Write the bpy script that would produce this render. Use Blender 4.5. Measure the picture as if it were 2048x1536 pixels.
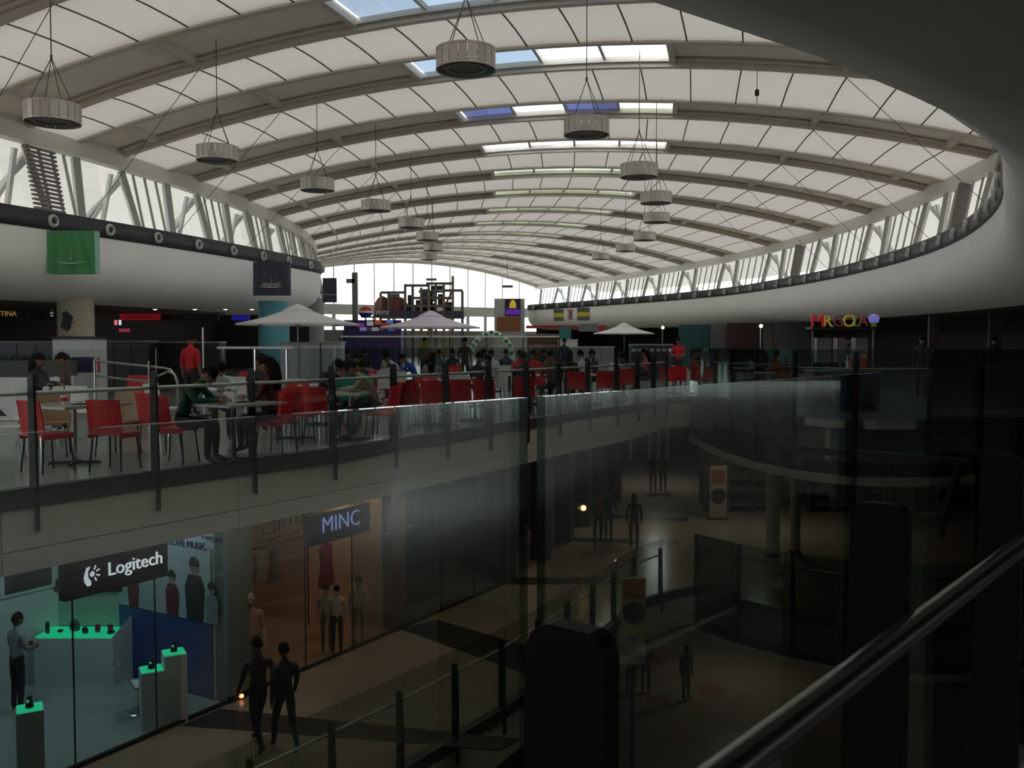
import bpy, bmesh, math, random
from mathutils import Vector, Matrix
from mathutils.geometry import tessellate_polygon
random.seed(7)
for _o in list(bpy.data.objects): bpy.data.objects.remove(_o)
SC = bpy.context.scene
COL = SC.collection
PI = math.pi

# ------------------------------------------------------------------ camera, sky, exposure
FPX = 1850.0                      # focal length in pixels of the 2048 x 1536 frame
PITCH = math.atan(80.0/FPX)       # camera tips slightly down
EYE = 1.5
cam_d = bpy.data.cameras.new('camera')
cam_d.sensor_fit = 'HORIZONTAL'; cam_d.sensor_width = 36.0
cam_d.lens = 36.0*FPX/2048.0
cam_d.clip_start = 0.02; cam_d.clip_end = 600
cam = bpy.data.objects.new('camera', cam_d); COL.objects.link(cam)
cam.location = (0, 0, EYE); cam.rotation_euler = (PI/2-PITCH, 0, 0)
SC.camera = cam

world = bpy.data.worlds.new('overcast_sky'); SC.world = world
world.use_nodes = True
_bg = world.node_tree.nodes['Background']
_bg.inputs[0].default_value = (0.93, 0.97, 1.0, 1); _bg.inputs[1].default_value = 3.2

SC.view_settings.view_transform = 'Standard'
SC.view_settings.look = 'None'
SC.view_settings.gamma = 1.0
SC.view_settings.use_curve_mapping = False
SC.view_settings.exposure = 0.0
SC.cycles.use_denoising = True
SC.cycles.max_bounces = 7; SC.cycles.diffuse_bounces = 4; SC.cycles.glossy_bounces = 3; SC.cycles.transparent_max_bounces = 20
SC.cycles.use_adaptive_sampling = True; SC.cycles.adaptive_threshold = 0.06
SC.cycles.sample_clamp_indirect = 6.0

# ------------------------------------------------------------------ measuring helpers
def ray(px, py):
    x = (px-1024)/FPX; y = (768-py)/FPX
    return Vector((x, math.cos(PITCH)+math.sin(PITCH)*y, -math.sin(PITCH)+math.cos(PITCH)*y))
def W(px, py, z):
    "place seen at a picture position, on the level z"
    d = ray(px, py); t = (z-EYE)/d.z
    return Vector((d.x*t, d.y*t, z))
def at(px, d, z=0.0):
    "place seen at a picture column, d metres ahead, on the level z"
    k = (math.cos(PITCH)*d - (z-EYE)*math.sin(PITCH))
    return Vector(((px-1024)/FPX*k, d, z))
def zat(py, d):
    "height above the food court floor of a picture row, d metres ahead"
    r = ray(1024, py); return EYE + r.z/r.y*d

# ------------------------------------------------------------------ materials
MATS = {}
def mat(name, col, rough=0.6, metal=0.0, var=0.08, scale=6.0, bump=0.0, spec=0.5, emit=None, estr=0.0):
    if name in MATS: return MATS[name]
    m = bpy.data.materials.new(name); m.use_nodes = True
    nt = m.node_tree; b = nt.nodes['Principled BSDF']
    b.inputs['Roughness'].default_value = rough; b.inputs['Metallic'].default_value = metal
    b.inputs['Specular IOR Level'].default_value = spec
    tc = nt.nodes.new('ShaderNodeTexCoord'); nz = nt.nodes.new('ShaderNodeTexNoise')
    nz.inputs['Scale'].default_value = scale; nz.inputs['Detail'].default_value = 4
    nt.links.new(tc.outputs['Object'], nz.inputs['Vector'])
    mx = nt.nodes.new('ShaderNodeMix'); mx.data_type = 'RGBA'
    c = [max(0, x) for x in col]
    mx.inputs['A'].default_value = (*[x*(1-var) for x in c], 1)
    mx.inputs['B'].default_value = (*[min(1, x*(1+var)) for x in c], 1)
    nt.links.new(nz.outputs['Fac'], mx.inputs['Factor'])
    nt.links.new(mx.outputs['Result'], b.inputs['Base Color'])
    if bump:
        bp = nt.nodes.new('ShaderNodeBump'); bp.inputs['Strength'].default_value = bump
        bp.inputs['Distance'].default_value = 0.02
        nt.links.new(nz.outputs['Fac'], bp.inputs['Height']); nt.links.new(bp.outputs['Normal'], b.inputs['Normal'])
    if emit:
        b.inputs['Emission Color'].default_value = (*emit, 1); b.inputs['Emission Strength'].default_value = estr; m.cycles.emission_sampling = 'NONE'
    MATS[name] = m; return m
def glass(name, tint, refl=0.5, ior=1.45, rough=0.02):
    if name in MATS: return MATS[name]
    m = bpy.data.materials.new(name); m.use_nodes = True
    nt = m.node_tree; nt.nodes.remove(nt.nodes['Principled BSDF'])
    out = nt.nodes['Material Output']
    t = nt.nodes.new('ShaderNodeBsdfTransparent'); t.inputs[0].default_value = (*tint, 1)
    g = nt.nodes.new('ShaderNodeBsdfGlossy'); g.inputs['Roughness'].default_value = rough
    g.inputs['Color'].default_value = (0.9, 0.95, 0.93, 1)
    fr = nt.nodes.new('ShaderNodeFresnel'); fr.inputs[0].default_value = ior
    ml = nt.nodes.new('ShaderNodeMath'); ml.operation = 'MULTIPLY'; ml.inputs[1].default_value = refl
    nt.links.new(fr.outputs[0], ml.inputs[0])
    mx = nt.nodes.new('ShaderNodeMixShader')
    nt.links.new(ml.outputs[0], mx.inputs[0]); nt.links.new(t.outputs[0], mx.inputs[1]); nt.links.new(g.outputs[0], mx.inputs[2])
    nt.links.new(mx.outputs[0], out.inputs['Surface'])
    MATS[name] = m; return m
def membrane(name, trans, diff, fac):
    m = bpy.data.materials.new(name); m.use_nodes = True
    nt = m.node_tree; nt.nodes.remove(nt.nodes['Principled BSDF']); out = nt.nodes['Material Output']
    tc = nt.nodes.new('ShaderNodeTexCoord'); nz = nt.nodes.new('ShaderNodeTexNoise'); nz.inputs['Scale'].default_value = 0.35
    nz.inputs['Detail'].default_value = 3
    nt.links.new(tc.outputs['Object'], nz.inputs['Vector'])
    mc = nt.nodes.new('ShaderNodeMix'); mc.data_type = 'RGBA'
    mc.inputs['A'].default_value = (*[x*0.93 for x in trans], 1); mc.inputs['B'].default_value = (*[x*1.07 for x in trans], 1)
    nt.links.new(nz.outputs['Fac'], mc.inputs['Factor'])
    t = nt.nodes.new('ShaderNodeBsdfTranslucent'); nt.links.new(mc.outputs['Result'], t.inputs[0])
    d = nt.nodes.new('ShaderNodeBsdfDiffuse'); d.inputs[0].default_value = (*diff, 1)
    mx = nt.nodes.new('ShaderNodeMixShader'); mx.inputs[0].default_value = fac
    nt.links.new(t.outputs[0], mx.inputs[1]); nt.links.new(d.outputs[0], mx.inputs[2]); nt.links.new(mx.outputs[0], out.inputs['Surface'])
    MATS[name] = m; return m
def stripes(name, c1, c2, scale, axis='X', rough=0.6):
    if name in MATS: return MATS[name]
    m = mat(name, c1, rough); nt = m.node_tree; b = nt.nodes['Principled BSDF']
    tc = nt.nodes.new('ShaderNodeTexCoord'); wv = nt.nodes.new('ShaderNodeTexWave'); wv.bands_direction = axis
    wv.inputs['Scale'].default_value = scale
    nt.links.new(tc.outputs['Object'], wv.inputs['Vector'])
    r = nt.nodes.new('ShaderNodeValToRGB'); r.color_ramp.interpolation = 'CONSTANT'
    r.color_ramp.elements[0].color = (*c1, 1); r.color_ramp.elements[1].color = (*c2, 1); r.color_ramp.elements[1].position = 0.5
    nt.links.new(wv.outputs['Fac'], r.inputs[0]); nt.links.new(r.outputs[0], b.inputs['Base Color']); return m

M_MEMB = membrane('roof_membrane', (0.188, 0.172, 0.151), (0.75, 0.72, 0.66), 0.30)
M_CANOPY = membrane('outer_canopy', (0.31, 0.29, 0.26), (0.7, 0.68, 0.62), 0.3)
M_STEEL = mat('roof_steel_taupe', (0.58, 0.525, 0.455), 0.5, 0.0, 0.06, 2)
M_INFILL = mat('roof_infill_board', (0.84, 0.785, 0.70), 0.7, 0, 0.10, 1.5)
M_SEAM = mat('membrane_seam', (0.10, 0.085, 0.07), 0.7)
M_EAVE = mat('eave_beam_paint', (0.62, 0.58, 0.51), 0.5)
M_POST = mat('clerestory_steel', (0.40, 0.39, 0.36), 0.45)
M_STRUT = mat('outside_strut_white', (0.8, 0.8, 0.8), 0.5)
M_BULK = mat('bulkhead_plaster', (0.86, 0.835, 0.79), 0.75, 0, 0.05, 1.2, 0.05)
M_BLACK = mat('black_duct', (0.018, 0.018, 0.02), 0.5)
M_RING = mat('nozzle_grey', (0.55, 0.53, 0.50), 0.4)
M_DARK = mat('dark_gap', (0.02, 0.02, 0.02), 0.9)
M_BRUSH = mat('brushed_drum', (0.42, 0.385, 0.34), 0.35, 0.6, 0.10, 8)
M_DRUMB = mat('drum_diffuser', (0.16, 0.15, 0.14), 0.7)
M_CABLE = mat('steel_cable', (0.10, 0.09, 0.08), 0.5, 0.4)
M_FASCIA = mat('fascia_cream', (0.60, 0.565, 0.47), 0.6, 0, 0.05, 3)
M_STRIP = mat('edge_strip_dark', (0.055, 0.055, 0.05), 0.5)
M_FLOORU = mat('food_court_tile', (0.36, 0.36, 0.34), 0.16, 0, 0.07, 2.5)
M_FLOORL = mat('beige_floor_stone', (0.30, 0.245, 0.19), 0.22, 0, 0.10, 1.6)
M_FLOORB = mat('dark_floor_stone', (0.045, 0.04, 0.038), 0.25, 0, 0.10, 2)
M_FIN = mat('balustrade_fin', (0.022, 0.020, 0.018), 0.55, 0.0, spec=0.25)
M_RAIL = mat('steel_rail', (0.40, 0.40, 0.38), 0.24, 0.85, 0.05, 4)
M_RAIL_LIT = mat('steel_rail_lit', (0.66, 0.66, 0.63), 0.42, 0.35, 0.05, 4)  # paler copy of the rail steel, direct roof light put into its colour
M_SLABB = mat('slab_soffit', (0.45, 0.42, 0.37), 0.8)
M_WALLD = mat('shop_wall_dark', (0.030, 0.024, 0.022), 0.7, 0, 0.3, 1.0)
M_WALLW = mat('shop_wall_white', (0.62, 0.66, 0.68), 0.6)
M_G_NEAR = glass('balustrade_glass', (0.87, 0.905, 0.885), 0.45)
M_G_FC = glass('food_court_glass', (0.90, 0.93, 0.92), 0.4)
M_G_DRUM = glass('green_drum_glass', (0.66, 0.77, 0.73), 0.8)
M_G_EDGE = glass('glass_cut_edge', (0.25, 0.36, 0.33), 0.05)
M_G_WIN = glass('clerestory_glass', (0.95, 0.98, 0.97), 0.12)
M_G_SHOP = glass('shopfront_glass', (0.93, 0.96, 0.955), 0.3)
M_RED = mat('red_chair_shell', (0.52, 0.020, 0.030), 0.42, 0, 0.05)
M_WHITE = mat('white_plastic', (0.72, 0.73, 0.72), 0.4, 0, 0.04)
M_BROWN = mat('tan_chair_shell', (0.30, 0.19, 0.105), 0.5)
M_LEG = mat('dark_chair_leg', (0.025, 0.025, 0.025), 0.4, 0.5)
M_CHROME = mat('chrome_leg', (0.6, 0.6, 0.6), 0.2, 0.9)
M_TOP = mat('table_top_grey', (0.30, 0.29, 0.27), 0.25)
M_TOPW = mat('table_top_white', (0.62, 0.62, 0.60), 0.3)
M_UMB = mat('umbrella_canvas', (0.68, 0.655, 0.65), 0.8, 0, 0.05, 3)
M_UMB2 = mat('umbrella_canvas_mauve', (0.68, 0.62, 0.67), 0.8, 0, 0.05, 3)

# ------------------------------------------------------------------ mesh builder
class MB:
    def __init__(s): s.v = []; s.f = []; s.mi = []; s.cur = 0
    def quad(s, *p):
        n = len(s.v); s.v += [tuple(q) for q in p]; s.f.append(tuple(range(n, n+len(p)))); s.mi.append(s.cur); return s
    def frame_box(s, o, ax, ay, az, lx, ly, lz):
        "box with corner-centred origin o, unit axes and full sizes"
        o = Vector(o); a = Vector(ax)*lx/2; b = Vector(ay)*ly/2; c = Vector(az)*lz/2
        n = len(s.v)
        for i in (-1, 1):
            for j in (-1, 1):
                for k in (-1, 1): s.v.append(tuple(o+a*i+b*j+c*k))
        for q in ((0, 1, 3, 2), (4, 6, 7, 5), (0, 4, 5, 1), (2, 3, 7, 6), (0, 2, 6, 4), (1, 5, 7, 3)):
            s.f.append(tuple(n+x for x in q)); s.mi.append(s.cur)
        return s
    def box(s, c, size, rz=0.0):
        ca, sa = math.cos(rz), math.sin(rz)
        return s.frame_box(c, (ca, sa, 0), (-sa, ca, 0), (0, 0, 1), *size)
    def beam(s, p, q, w, h, up=(0, 0, 1)):
        p = Vector(p); q = Vector(q); d = (q-p); L = d.length; d.normalize()
        side = d.cross(Vector(up))
        if side.length < 1e-4: side = d.cross(Vector((1, 0, 0)))
        side.normalize(); u = side.cross(d)
        return s.frame_box((p+q)/2, d, side, u, L, w, h)
    def tube(s, pts, r, n=8, cap=True):
        pts = [Vector(p) for p in pts]; k = len(pts)
        rr = r if isinstance(r, (list, tuple)) else [r]*k
        base = len(s.v); prev = None
        for i, p in enumerate(pts):
            d = (pts[min(i+1, k-1)]-pts[max(i-1, 0)]).normalized()
            if prev is None:
                a = d.cross(Vector((0, 0, 1)))
                if a.length < 1e-3: a = d.cross(Vector((1, 0, 0)))
            else: a = prev-d*prev.dot(d)
            a.normalize(); prev = a; b = d.cross(a)
            for j in range(n):
                t = 2*PI*j/n; s.v.append(tuple(p+(a*math.cos(t)+b*math.sin(t))*rr[i]))
        for i in range(k-1):
            for j in range(n):
                j2 = (j+1) % n
                s.f.append((base+i*n+j, base+i*n+j2, base+(i+1)*n+j2, base+(i+1)*n+j)); s.mi.append(s.cur)
        if cap:
            s.f.append(tuple(base+j for j in reversed(range(n)))); s.mi.append(s.cur)
            s.f.append(tuple(base+(k-1)*n+j for j in range(n))); s.mi.append(s.cur)
        return s
    def lathe(s, prof, n=16, c=(0, 0, 0), axis=None, closed=False):
        "profile [(r, h)] turned about an axis through c"
        c = Vector(c); az = Vector(axis or (0, 0, 1)).normalized()
        ax = az.cross(Vector((0, 0, 1)))
        if ax.length < 1e-3: ax = Vector((1, 0, 0))
        ax.normalize(); ay = az.cross(ax); base = len(s.v); k = len(prof)
        for r, h in prof:
            for j in range(n):
                t = 2*PI*j/n; s.v.append(tuple(c+az*h+(ax*math.cos(t)+ay*math.sin(t))*r))
        for i in range(k if closed else k-1):
            i2 = (i+1) % k
            for j in range(n):
                j2 = (j+1) % n
                s.f.append((base+i*n+j, base+i*n+j2, base+i2*n+j2, base+i2*n+j)); s.mi.append(s.cur)
        if not closed:
            if prof[0][0] > 1e-4: s.f.append(tuple(base+j for j in reversed(range(n)))); s.mi.append(s.cur)
            if prof[-1][0] > 1e-4: s.f.append(tuple(base+(k-1)*n+j for j in range(n))); s.mi.append(s.cur)
        return s
    def prism(s, poly, z0, z1):
        n = len(poly); base = len(s.v)
        P = [Vector((p[0], p[1], 0)) for p in poly]
        area = sum(P[i].x*P[(i+1) % n].y-P[(i+1) % n].x*P[i].y for i in range(n))
        if area < 0: P.reverse()
        for z in (z0, z1):
            for p in P: s.v.append((p.x, p.y, z))
        for t in tessellate_polygon([P]):
            a, b, c = t
            if (P[b]-P[a]).cross(P[c]-P[a]).z < 0: b, c = c, b
            s.f.append((base+n+a, base+n+b, base+n+c)); s.mi.append(s.cur)
            s.f.append((base+c, base+b, base+a)); s.mi.append(s.cur)
        for i in range(n):
            j = (i+1) % n; s.f.append((base+i, base+j, base+n+j, base+n+i)); s.mi.append(s.cur)
        return s
    def sweep(s, path, outs, prof, closed=True):
        "profile [(outward offset, z)] carried along a plan path with outward unit vectors"
        base = len(s.v); m = len(prof)
        for p, o in zip(path, outs):
            for off, z in prof: s.v.append((p[0]+o[0]*off, p[1]+o[1]*off, z))
        for i in range(len(path)-1):
            for j in range(m if closed else m-1):
                j2 = (j+1) % m
                s.f.append((base+i*m+j, base+(i+1)*m+j, base+(i+1)*m+j2, base+i*m+j2)); s.mi.append(s.cur)
        if closed:
            s.f.append(tuple(base+j for j in range(m))); s.mi.append(s.cur)
            e = base+(len(path)-1)*m; s.f.append(tuple(e+j for j in reversed(range(m)))); s.mi.append(s.cur)
        return s
    def mesh(s, name, mats=None, smooth=False):
        me = bpy.data.meshes.new(name); me.from_pydata(s.v, [], s.f); 
        if mats is not None:
            for m in (mats if isinstance(mats, (list, tuple)) else [mats]): me.materials.append(m)
            if any(s.mi): me.polygons.foreach_set('material_index', s.mi)
        bm = bmesh.new(); bm.from_mesh(me); bmesh.ops.recalc_face_normals(bm, faces=bm.faces); bm.to_mesh(me); bm.free()
        if smooth:
            me.polygons.foreach_set('use_smooth', [True]*len(me.polygons))
            try: me.set_sharp_from_angle(angle=math.radians(40))
            except Exception: pass
        me.update(); return me
    def build(s, name, mats, parent=None, smooth=False, loc=None, rz=0):
        return link(name, s.mesh(name, mats, smooth), parent, loc, rz)
def link(name, me, parent=None, loc=None, rz=0):
    o = bpy.data.objects.new(name, me); COL.objects.link(o)
    if parent: o.parent = parent
    if loc is not None: o.location = loc
    if rz: o.rotation_euler[2] = rz
    return o
def tag(o, label, cat, group=None):
    o['label'] = label; o['category'] = cat
    if group: o['group'] = group
    return o
def thing(name, label, cat, loc=(0, 0, 0), rz=0, group=None):
    o = bpy.data.objects.new(name, None); COL.objects.link(o); o.empty_display_size = 0.2
    o.location = loc; o.rotation_euler[2] = rz
    return tag(o, label, cat, group)
def struct(o, label=None, cat=None):
    o['kind'] = 'structure'
    if label: o['label'] = label
    if cat: o['category'] = cat
    return o
def sthing(name, label=None, cat=None):
    o = bpy.data.objects.new(name, None); COL.objects.link(o); return struct(o, label, cat)
def copy_tree(o, parent=None):
    c = o.copy(); COL.objects.link(c); c.parent = parent
    for ch in o.children: copy_tree(ch, c)
    return c
def smooth_path(pts, step=1.0, closed=False):
    "Catmull-Rom through plan points"
    P = [Vector(p[:2]) for p in pts]; out = []
    for i in range(len(P)-1):
        p0 = P[max(i-1, 0)]; p1 = P[i]; p2 = P[i+1]; p3 = P[min(i+2, len(P)-1)]
        n = max(1, int((p2-p1).length/step))
        for k in range(n):
            t = k/n
            out.append(0.5*((2*p1)+(p2-p0)*t+(2*p0-5*p1+4*p2-p3)*t*t+(3*p1-p0-3*p2+p3)*t**3))
    out.append(P[-1]); return out
def outward(path, side):
    res = []
    for i in range(len(path)):
        d = (path[min(i+1, len(path)-1)]-path[max(i-1, 0)]).normalized()
        res.append(Vector((d.y, -d.x))*side)          # side=+1: to the right of travel
    return res
def resample(path, step, start=0.0):
    "points every step along the path, with direction"
    out = []; need = start; acc = 0
    for a, b in zip(path[:-1], path[1:]):
        L = (b-a).length
        while need <= acc+L:
            t = (need-acc)/L; out.append((a.lerp(b, t), (b-a).normalized())); need += step
        acc += L
    return out
TXT = {}
def text_mesh(s, bold=0.0):
    "letters of unit size, made once"
    if (s, bold) in TXT: return TXT[(s, bold)]
    cu = bpy.data.curves.new('lettering', 'FONT'); cu.body = s; cu.size = 1.0; cu.extrude = 0.03; cu.align_x = 'CENTER'
    cu.align_y = 'CENTER'; cu.offset = bold; cu.resolution_u = 3
    o = bpy.data.objects.new('lettering', cu); COL.objects.link(o)
    dg = bpy.context.evaluated_depsgraph_get(); dg.update()
    me = bpy.data.meshes.new_from_object(o.evaluated_get(dg)); bpy.data.objects.remove(o); TXT[(s, bold)] = me; return me
for _t in ('SETTINA', 'Pizza', 'Pasta', 'Grill', 'Coca-Cola', 'ALIBABA', 'mantri', 'COMBO', 'PEPSI', 'M', 'R', '.', 'G', 'O', 'L', 'A', 'Logitech', 'MINC', 'e retail store', 'KIAH', 'LOVE MUSIC'): text_mesh(_t)
text_mesh('MINC', -.02)
def lettering(s, size, loc, xdir, m, parent, ext=0.012, name='lettering', bold=0.0):
    "upright letters facing the viewer: xdir is the reading direction in plan"
    me = text_mesh(s, bold).copy(); me.materials.clear(); me.materials.append(m)
    o = link(name, me, parent); xd = Vector((xdir[0], xdir[1], 0)).normalized(); zd = Vector((0, 0, 1)); nd = xd.cross(zd)
    R = Matrix((xd*size, zd*size, nd*(ext/0.03))).transposed().to_4x4(); R.translation = Vector(loc); o.matrix_local = R
    return o
# ------------------------------------------------------------------ floors and void edges
def V2(p): return Vector((p[0], p[1]))
U = [V2(W(*q, 0)) for q in ((0, 985), (310, 944), (515, 917), (677, 896), (810, 876), (920, 860), (1009, 846), (1085, 835),
     (1142, 826), (1192, 819), (1241, 813), (1275, 807), (1305, 801), (1332, 795))]
_d = (U[1]-U[0]).normalized()
U = [U[0]-_d*9.0, U[0]-_d*4.0] + U + [V2(W(1385, 793, 0))]
NOSE = smooth_path([V2(W(*q, 0)) for q in ((1385, 793), (1420, 803), (1470, 815), (1550, 828), (1650, 838), (1750, 842), (1850, 842), (1950, 838), (2048, 830))]
                   + [Vector((12.6, 20.8))], 0.8)
UL = smooth_path(U, 0.9)
ND = Vector((0.64, 0.768))                       # direction of the balustrade in front of the viewer
P1 = Vector((0.063, 1.0))                        # the post nearest the viewer
def near(t, off=0.0): return P1+ND*t+Vector((-ND.y, ND.x))*off      # off > 0: out over the void
NEARL = [near(-7, 0.08), near(10.5, 0.08)] + [Vector((9.6, 13.2)), Vector((11.4, 15.4)), Vector((12.4, 18.2)), Vector((12.6, 20.8))]

fl = sthing('floor', 'pale tiled floor of the food court level', 'floor')
far_poly = UL + NOSE[1:] + [Vector((34, 20.8)), Vector((34, 128)), Vector((-64, 128)), Vector((-64, -14)), Vector((UL[0].x, -14))]
MB().prism(far_poly, -0.17, 0.0).build('food_court_slab', M_FLOORU, fl)
near_poly = NEARL + [Vector((34, 20.8)), Vector((34, -14)), Vector((near(-7).x, -14))]
MB().prism(near_poly, -0.17, 0.0).build('viewer_slab', M_FLOORU, fl)
# soffit of the slab (ceiling of the shops below)
def inset(path, side, off): return [p+o*off for p, o in zip(path, outward(path, side))]
sof = inset(UL+NOSE[1:], -1, 0.12)
c2 = MB().prism(sof + [Vector((34, 21)), Vector((34, 60)), Vector((-40, 60)), Vector((-40, -14)), Vector((sof[0].x, -14))], -0.84, -0.175)
struct(c2.build('ceiling_shop_level', M_SLABB), 'slab soffit over the shop level', 'ceiling')

# cream fascia panels along the food court edge, with a dark edge strip
fas = sthing('trim_1', 'cream fascia with dark edge strip along the food court edge', 'fascia')
outs_u = outward(UL, 1)
MB().sweep(UL, outs_u, [(-0.1, 0.015), (0.05, 0.015), (0.05, -0.18), (-0.1, -0.18)]).build('edge_strip', M_STRIP, fas)
for (p, d), (q, e) in zip(resample(UL, 3.0), resample(UL, 3.0, 3.0)):
    o1 = Vector((d.y, -d.x)); o2 = Vector((e.y, -e.x)); q2 = q-(q-p).normalized()*0.012
    for z0, z1 in ((-0.62, -0.185), (-0.86, -0.632)):
        MB().sweep([p, q2], [o1, o2], [(-0.12, z1), (0.02, z1), (0.02, z0), (-0.12, z0)]).build('fascia_panel', M_FASCIA, fas)
tail = UL[-4:]
MB().sweep(tail, outward(tail, 1), [(-0.12, -0.185), (0.022, -0.185), (0.022, -0.86), (-0.12, -0.86)]).build('fascia_end', M_FASCIA, fas)

# ------------------------------------------------------------------ shop level (z -4.8) and ground level (z -9.6)
ZL, ZG = -4.8, -9.6
LW = [V2(W(*q, -3.61)) for q in ((663, 1444), (794, 1384), (900, 1332), (994, 1286), (1068, 1244), (1130, 1205), (1185, 1170), (1290, 1104))]
_d = (LW[1]-LW[0]).normalized()
NL = [V2(W(*q, ZL)) for q in ((1392, 1172), (1430, 1185), (1480, 1198), (1550, 1214), (1620, 1228), (1700, 1240), (1800, 1248), (1950, 1250), (2060, 1245))]
LWL = smooth_path([LW[0]-_d*9, LW[0]-_d*4]+LW+[NL[0]], 0.9)
NLL = smooth_path(NL+[Vector((13.2, 23.5))], 0.8)
fll = sthing('floor_shop_level', 'beige stone floor of the shop level with dark bands', 'floor')
MB().prism(LWL+NLL[1:]+[Vector((34, 23.5)), Vector((34, 62)), Vector((-40, 62)), Vector((-40, -14)), Vector((LWL[0].x, -14))], ZL-0.17, ZL).build('stone_slab', M_FLOORL, fll)
def band(pts, name='dark_band'):
    MB().prism([V2(W(*q, ZL)) for q in pts], ZL-0.02, ZL+0.004).build(name, M_FLOORB, fll)
band(((440, 1418), (1040, 1478), (1000, 1500), (360, 1452)))
band(((800, 1258), (875, 1240), (1110, 1308), (1060, 1352)))
band(((985, 1155), (1260, 1155), (1240, 1168), (1000, 1170)))
band(((1140, 1075), (1360, 1082), (1350, 1090), (1150, 1083)))
band(((1180, 1028), (1378, 1035), (1372, 1043), (1190, 1035)))
flg = struct(MB().box((-2, 26, ZG-0.1), (76, 84, 0.2)).build('floor_ground_level', mat('ground_stone', (0.22, 0.19, 0.16), 0.25, 0, 0.1, 1.5)), 'beige ground level floor at the bottom of the atrium', 'floor')
for i, q in enumerate(((1315, 1318), (1365, 1312), (1318, 1400), (1392, 1420), (1352, 1470), (1425, 1380))):
    MB().lathe([(0.0, 0.012), (0.42, 0.012), (0.42, 0.0)], 20, W(*q, ZG)).build('floor_sticker', mat('sticker_brown', (0.16, 0.07, 0.045), 0.5), flg)
fas2 = sthing('trim_2', 'grey fascia below the shop level balustrade', 'fascia')
MB().sweep(LWL, outward(LWL, 1), [(-0.1, ZL+0.015), (0.05, ZL+0.015), (0.05, ZL-0.2), (-0.1, ZL-0.2)]).build('edge_strip', M_STRIP, fas2)
for (p, d), (q, e) in zip(resample(LWL, 2.6), resample(LWL, 2.6, 2.6)):
    o1 = Vector((d.y, -d.x)); o2 = Vector((e.y, -e.x)); q2 = q-(q-p).normalized()*0.012
    MB().sweep([p, q2], [o1, o2], [(-0.12, ZL-0.205), (0.02, ZL-0.205), (0.02, ZL-0.95), (-0.12, ZL-0.95)]).build('fascia_panel', M_FASCIA, fas2)
t2 = LWL[-3:]
MB().sweep(t2, outward(t2, 1), [(-0.12, ZL-0.2), (0.022, ZL-0.2), (0.022, ZL-0.95), (-0.12, ZL-0.95)]).build('fascia_end', M_FASCIA, fas2)
_s2 = inset(LWL+NLL[1:], -1, 0.15)
struct(MB().prism(_s2+[Vector((34, 23.5)), Vector((34, 62)), Vector((-40, 62)), Vector((-40, -14)), Vector((_s2[0].x, -14))], ZL-0.9, ZL-0.18).build('ceiling_ground_level', M_SLABB), 'slab soffit over the ground level', 'ceiling')

# outer walls that close the building below the roof
enc = MB()
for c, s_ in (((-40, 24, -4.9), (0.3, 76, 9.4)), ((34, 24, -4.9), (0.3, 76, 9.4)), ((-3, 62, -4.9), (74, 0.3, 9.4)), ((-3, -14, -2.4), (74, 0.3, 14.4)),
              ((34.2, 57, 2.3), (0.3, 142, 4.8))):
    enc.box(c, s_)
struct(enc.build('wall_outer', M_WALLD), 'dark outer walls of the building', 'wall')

# ------------------------------------------------------------------ roof over a hall that bends to the left
CX, CY, RI, RO = -94.4, 52.4, 81.5, 113.9
RM, HW = (RI+RO)/2, (RO-RI)/2
def pol(r, th, z=0.0, tan=0.0):
    a = math.radians(th)
    return Vector((CX+r*math.cos(a)-tan*math.sin(a), CY+r*math.sin(a)+tan*math.cos(a), z))
def zr(r): return 8.5+2.15*(1-((r-RM)/HW)**2)
TH = [-20.2, -16.45, -13.05, -9.15, -5.35, -1.5, 2.45, 6.75, 11.0, 15.0, 18.6, 22.0, 25.2, 28.3]
TH_END = 31.4
HALF = 1.25
ORD = ['first', 'second', 'third', 'fourth', 'fifth', 'sixth', 'seventh', 'eighth', 'ninth', 'tenth', 'eleventh', 'twelfth', 'thirteenth', 'fourteenth', 'fifteenth', 'sixteenth', 'seventeenth', 'eighteenth', 'nineteenth', 'twentieth']
PANE_B = glass('skylight_blue', (0.42, 0.475, 0.53), 0.3); PANE_D = glass('skylight_deep_blue', (0.235, 0.255, 0.385), 0.3)
PANE_W = glass('skylight_clear', (0.95, 0.97, 1.0), 0.3); PANE_G = glass('skylight_frosted_green', (0.66, 0.70, 0.63), 0.3)
PANES = {1: 'BBBB', 2: 'BBWW', 3: 'DWDG', 4: 'WWWW'}
PM = {'B': PANE_B, 'D': PANE_D, 'W': PANE_W, 'G': PANE_G}
def arc_rs(a, b, n): return [a+(b-a)*i/n for i in range(n+1)]
def chord_mb(th, tan, w=0.24, h=0.36, dz=0.0, n=40):
    m = MB(); prof = []
    for r in arc_rs(RI, RO, n):
        prof.append([pol(r, th, zr(r)+dz+a, tan+b) for a, b in ((0, -w/2), (0, w/2), (h, w/2), (h, -w/2))])
    for A, B in zip(prof[:-1], prof[1:]):
        for k in range(4):
            m.quad(A[k], A[(k+1) % 4], B[(k+1) % 4], B[k])
    m.quad(*prof[0]); m.quad(*prof[-1]); return m
def strip_mb(th, r0, r1, t0, t1, dz, thick, n=4):
    m = MB(); prof = []
    for r in arc_rs(r0, r1, n):
        prof.append([pol(r, th, zr(r)+dz, t0), pol(r, th, zr(r)+dz, t1), pol(r, th, zr(r)+dz+thick, t1), pol(r, th, zr(r)+dz+thick, t0)])
    for A, B in zip(prof[:-1], prof[1:]):
        for k in range(4): m.quad(A[k], A[(k+1) % 4], B[(k+1) % 4], B[k])
    m.quad(*prof[0]); m.quad(*prof[-1]); return m
SK = 4.3
RIBS = [RM+x for x in (-14.6, -9.6, -SK, SK, 9.6, 14.6)]
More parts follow.
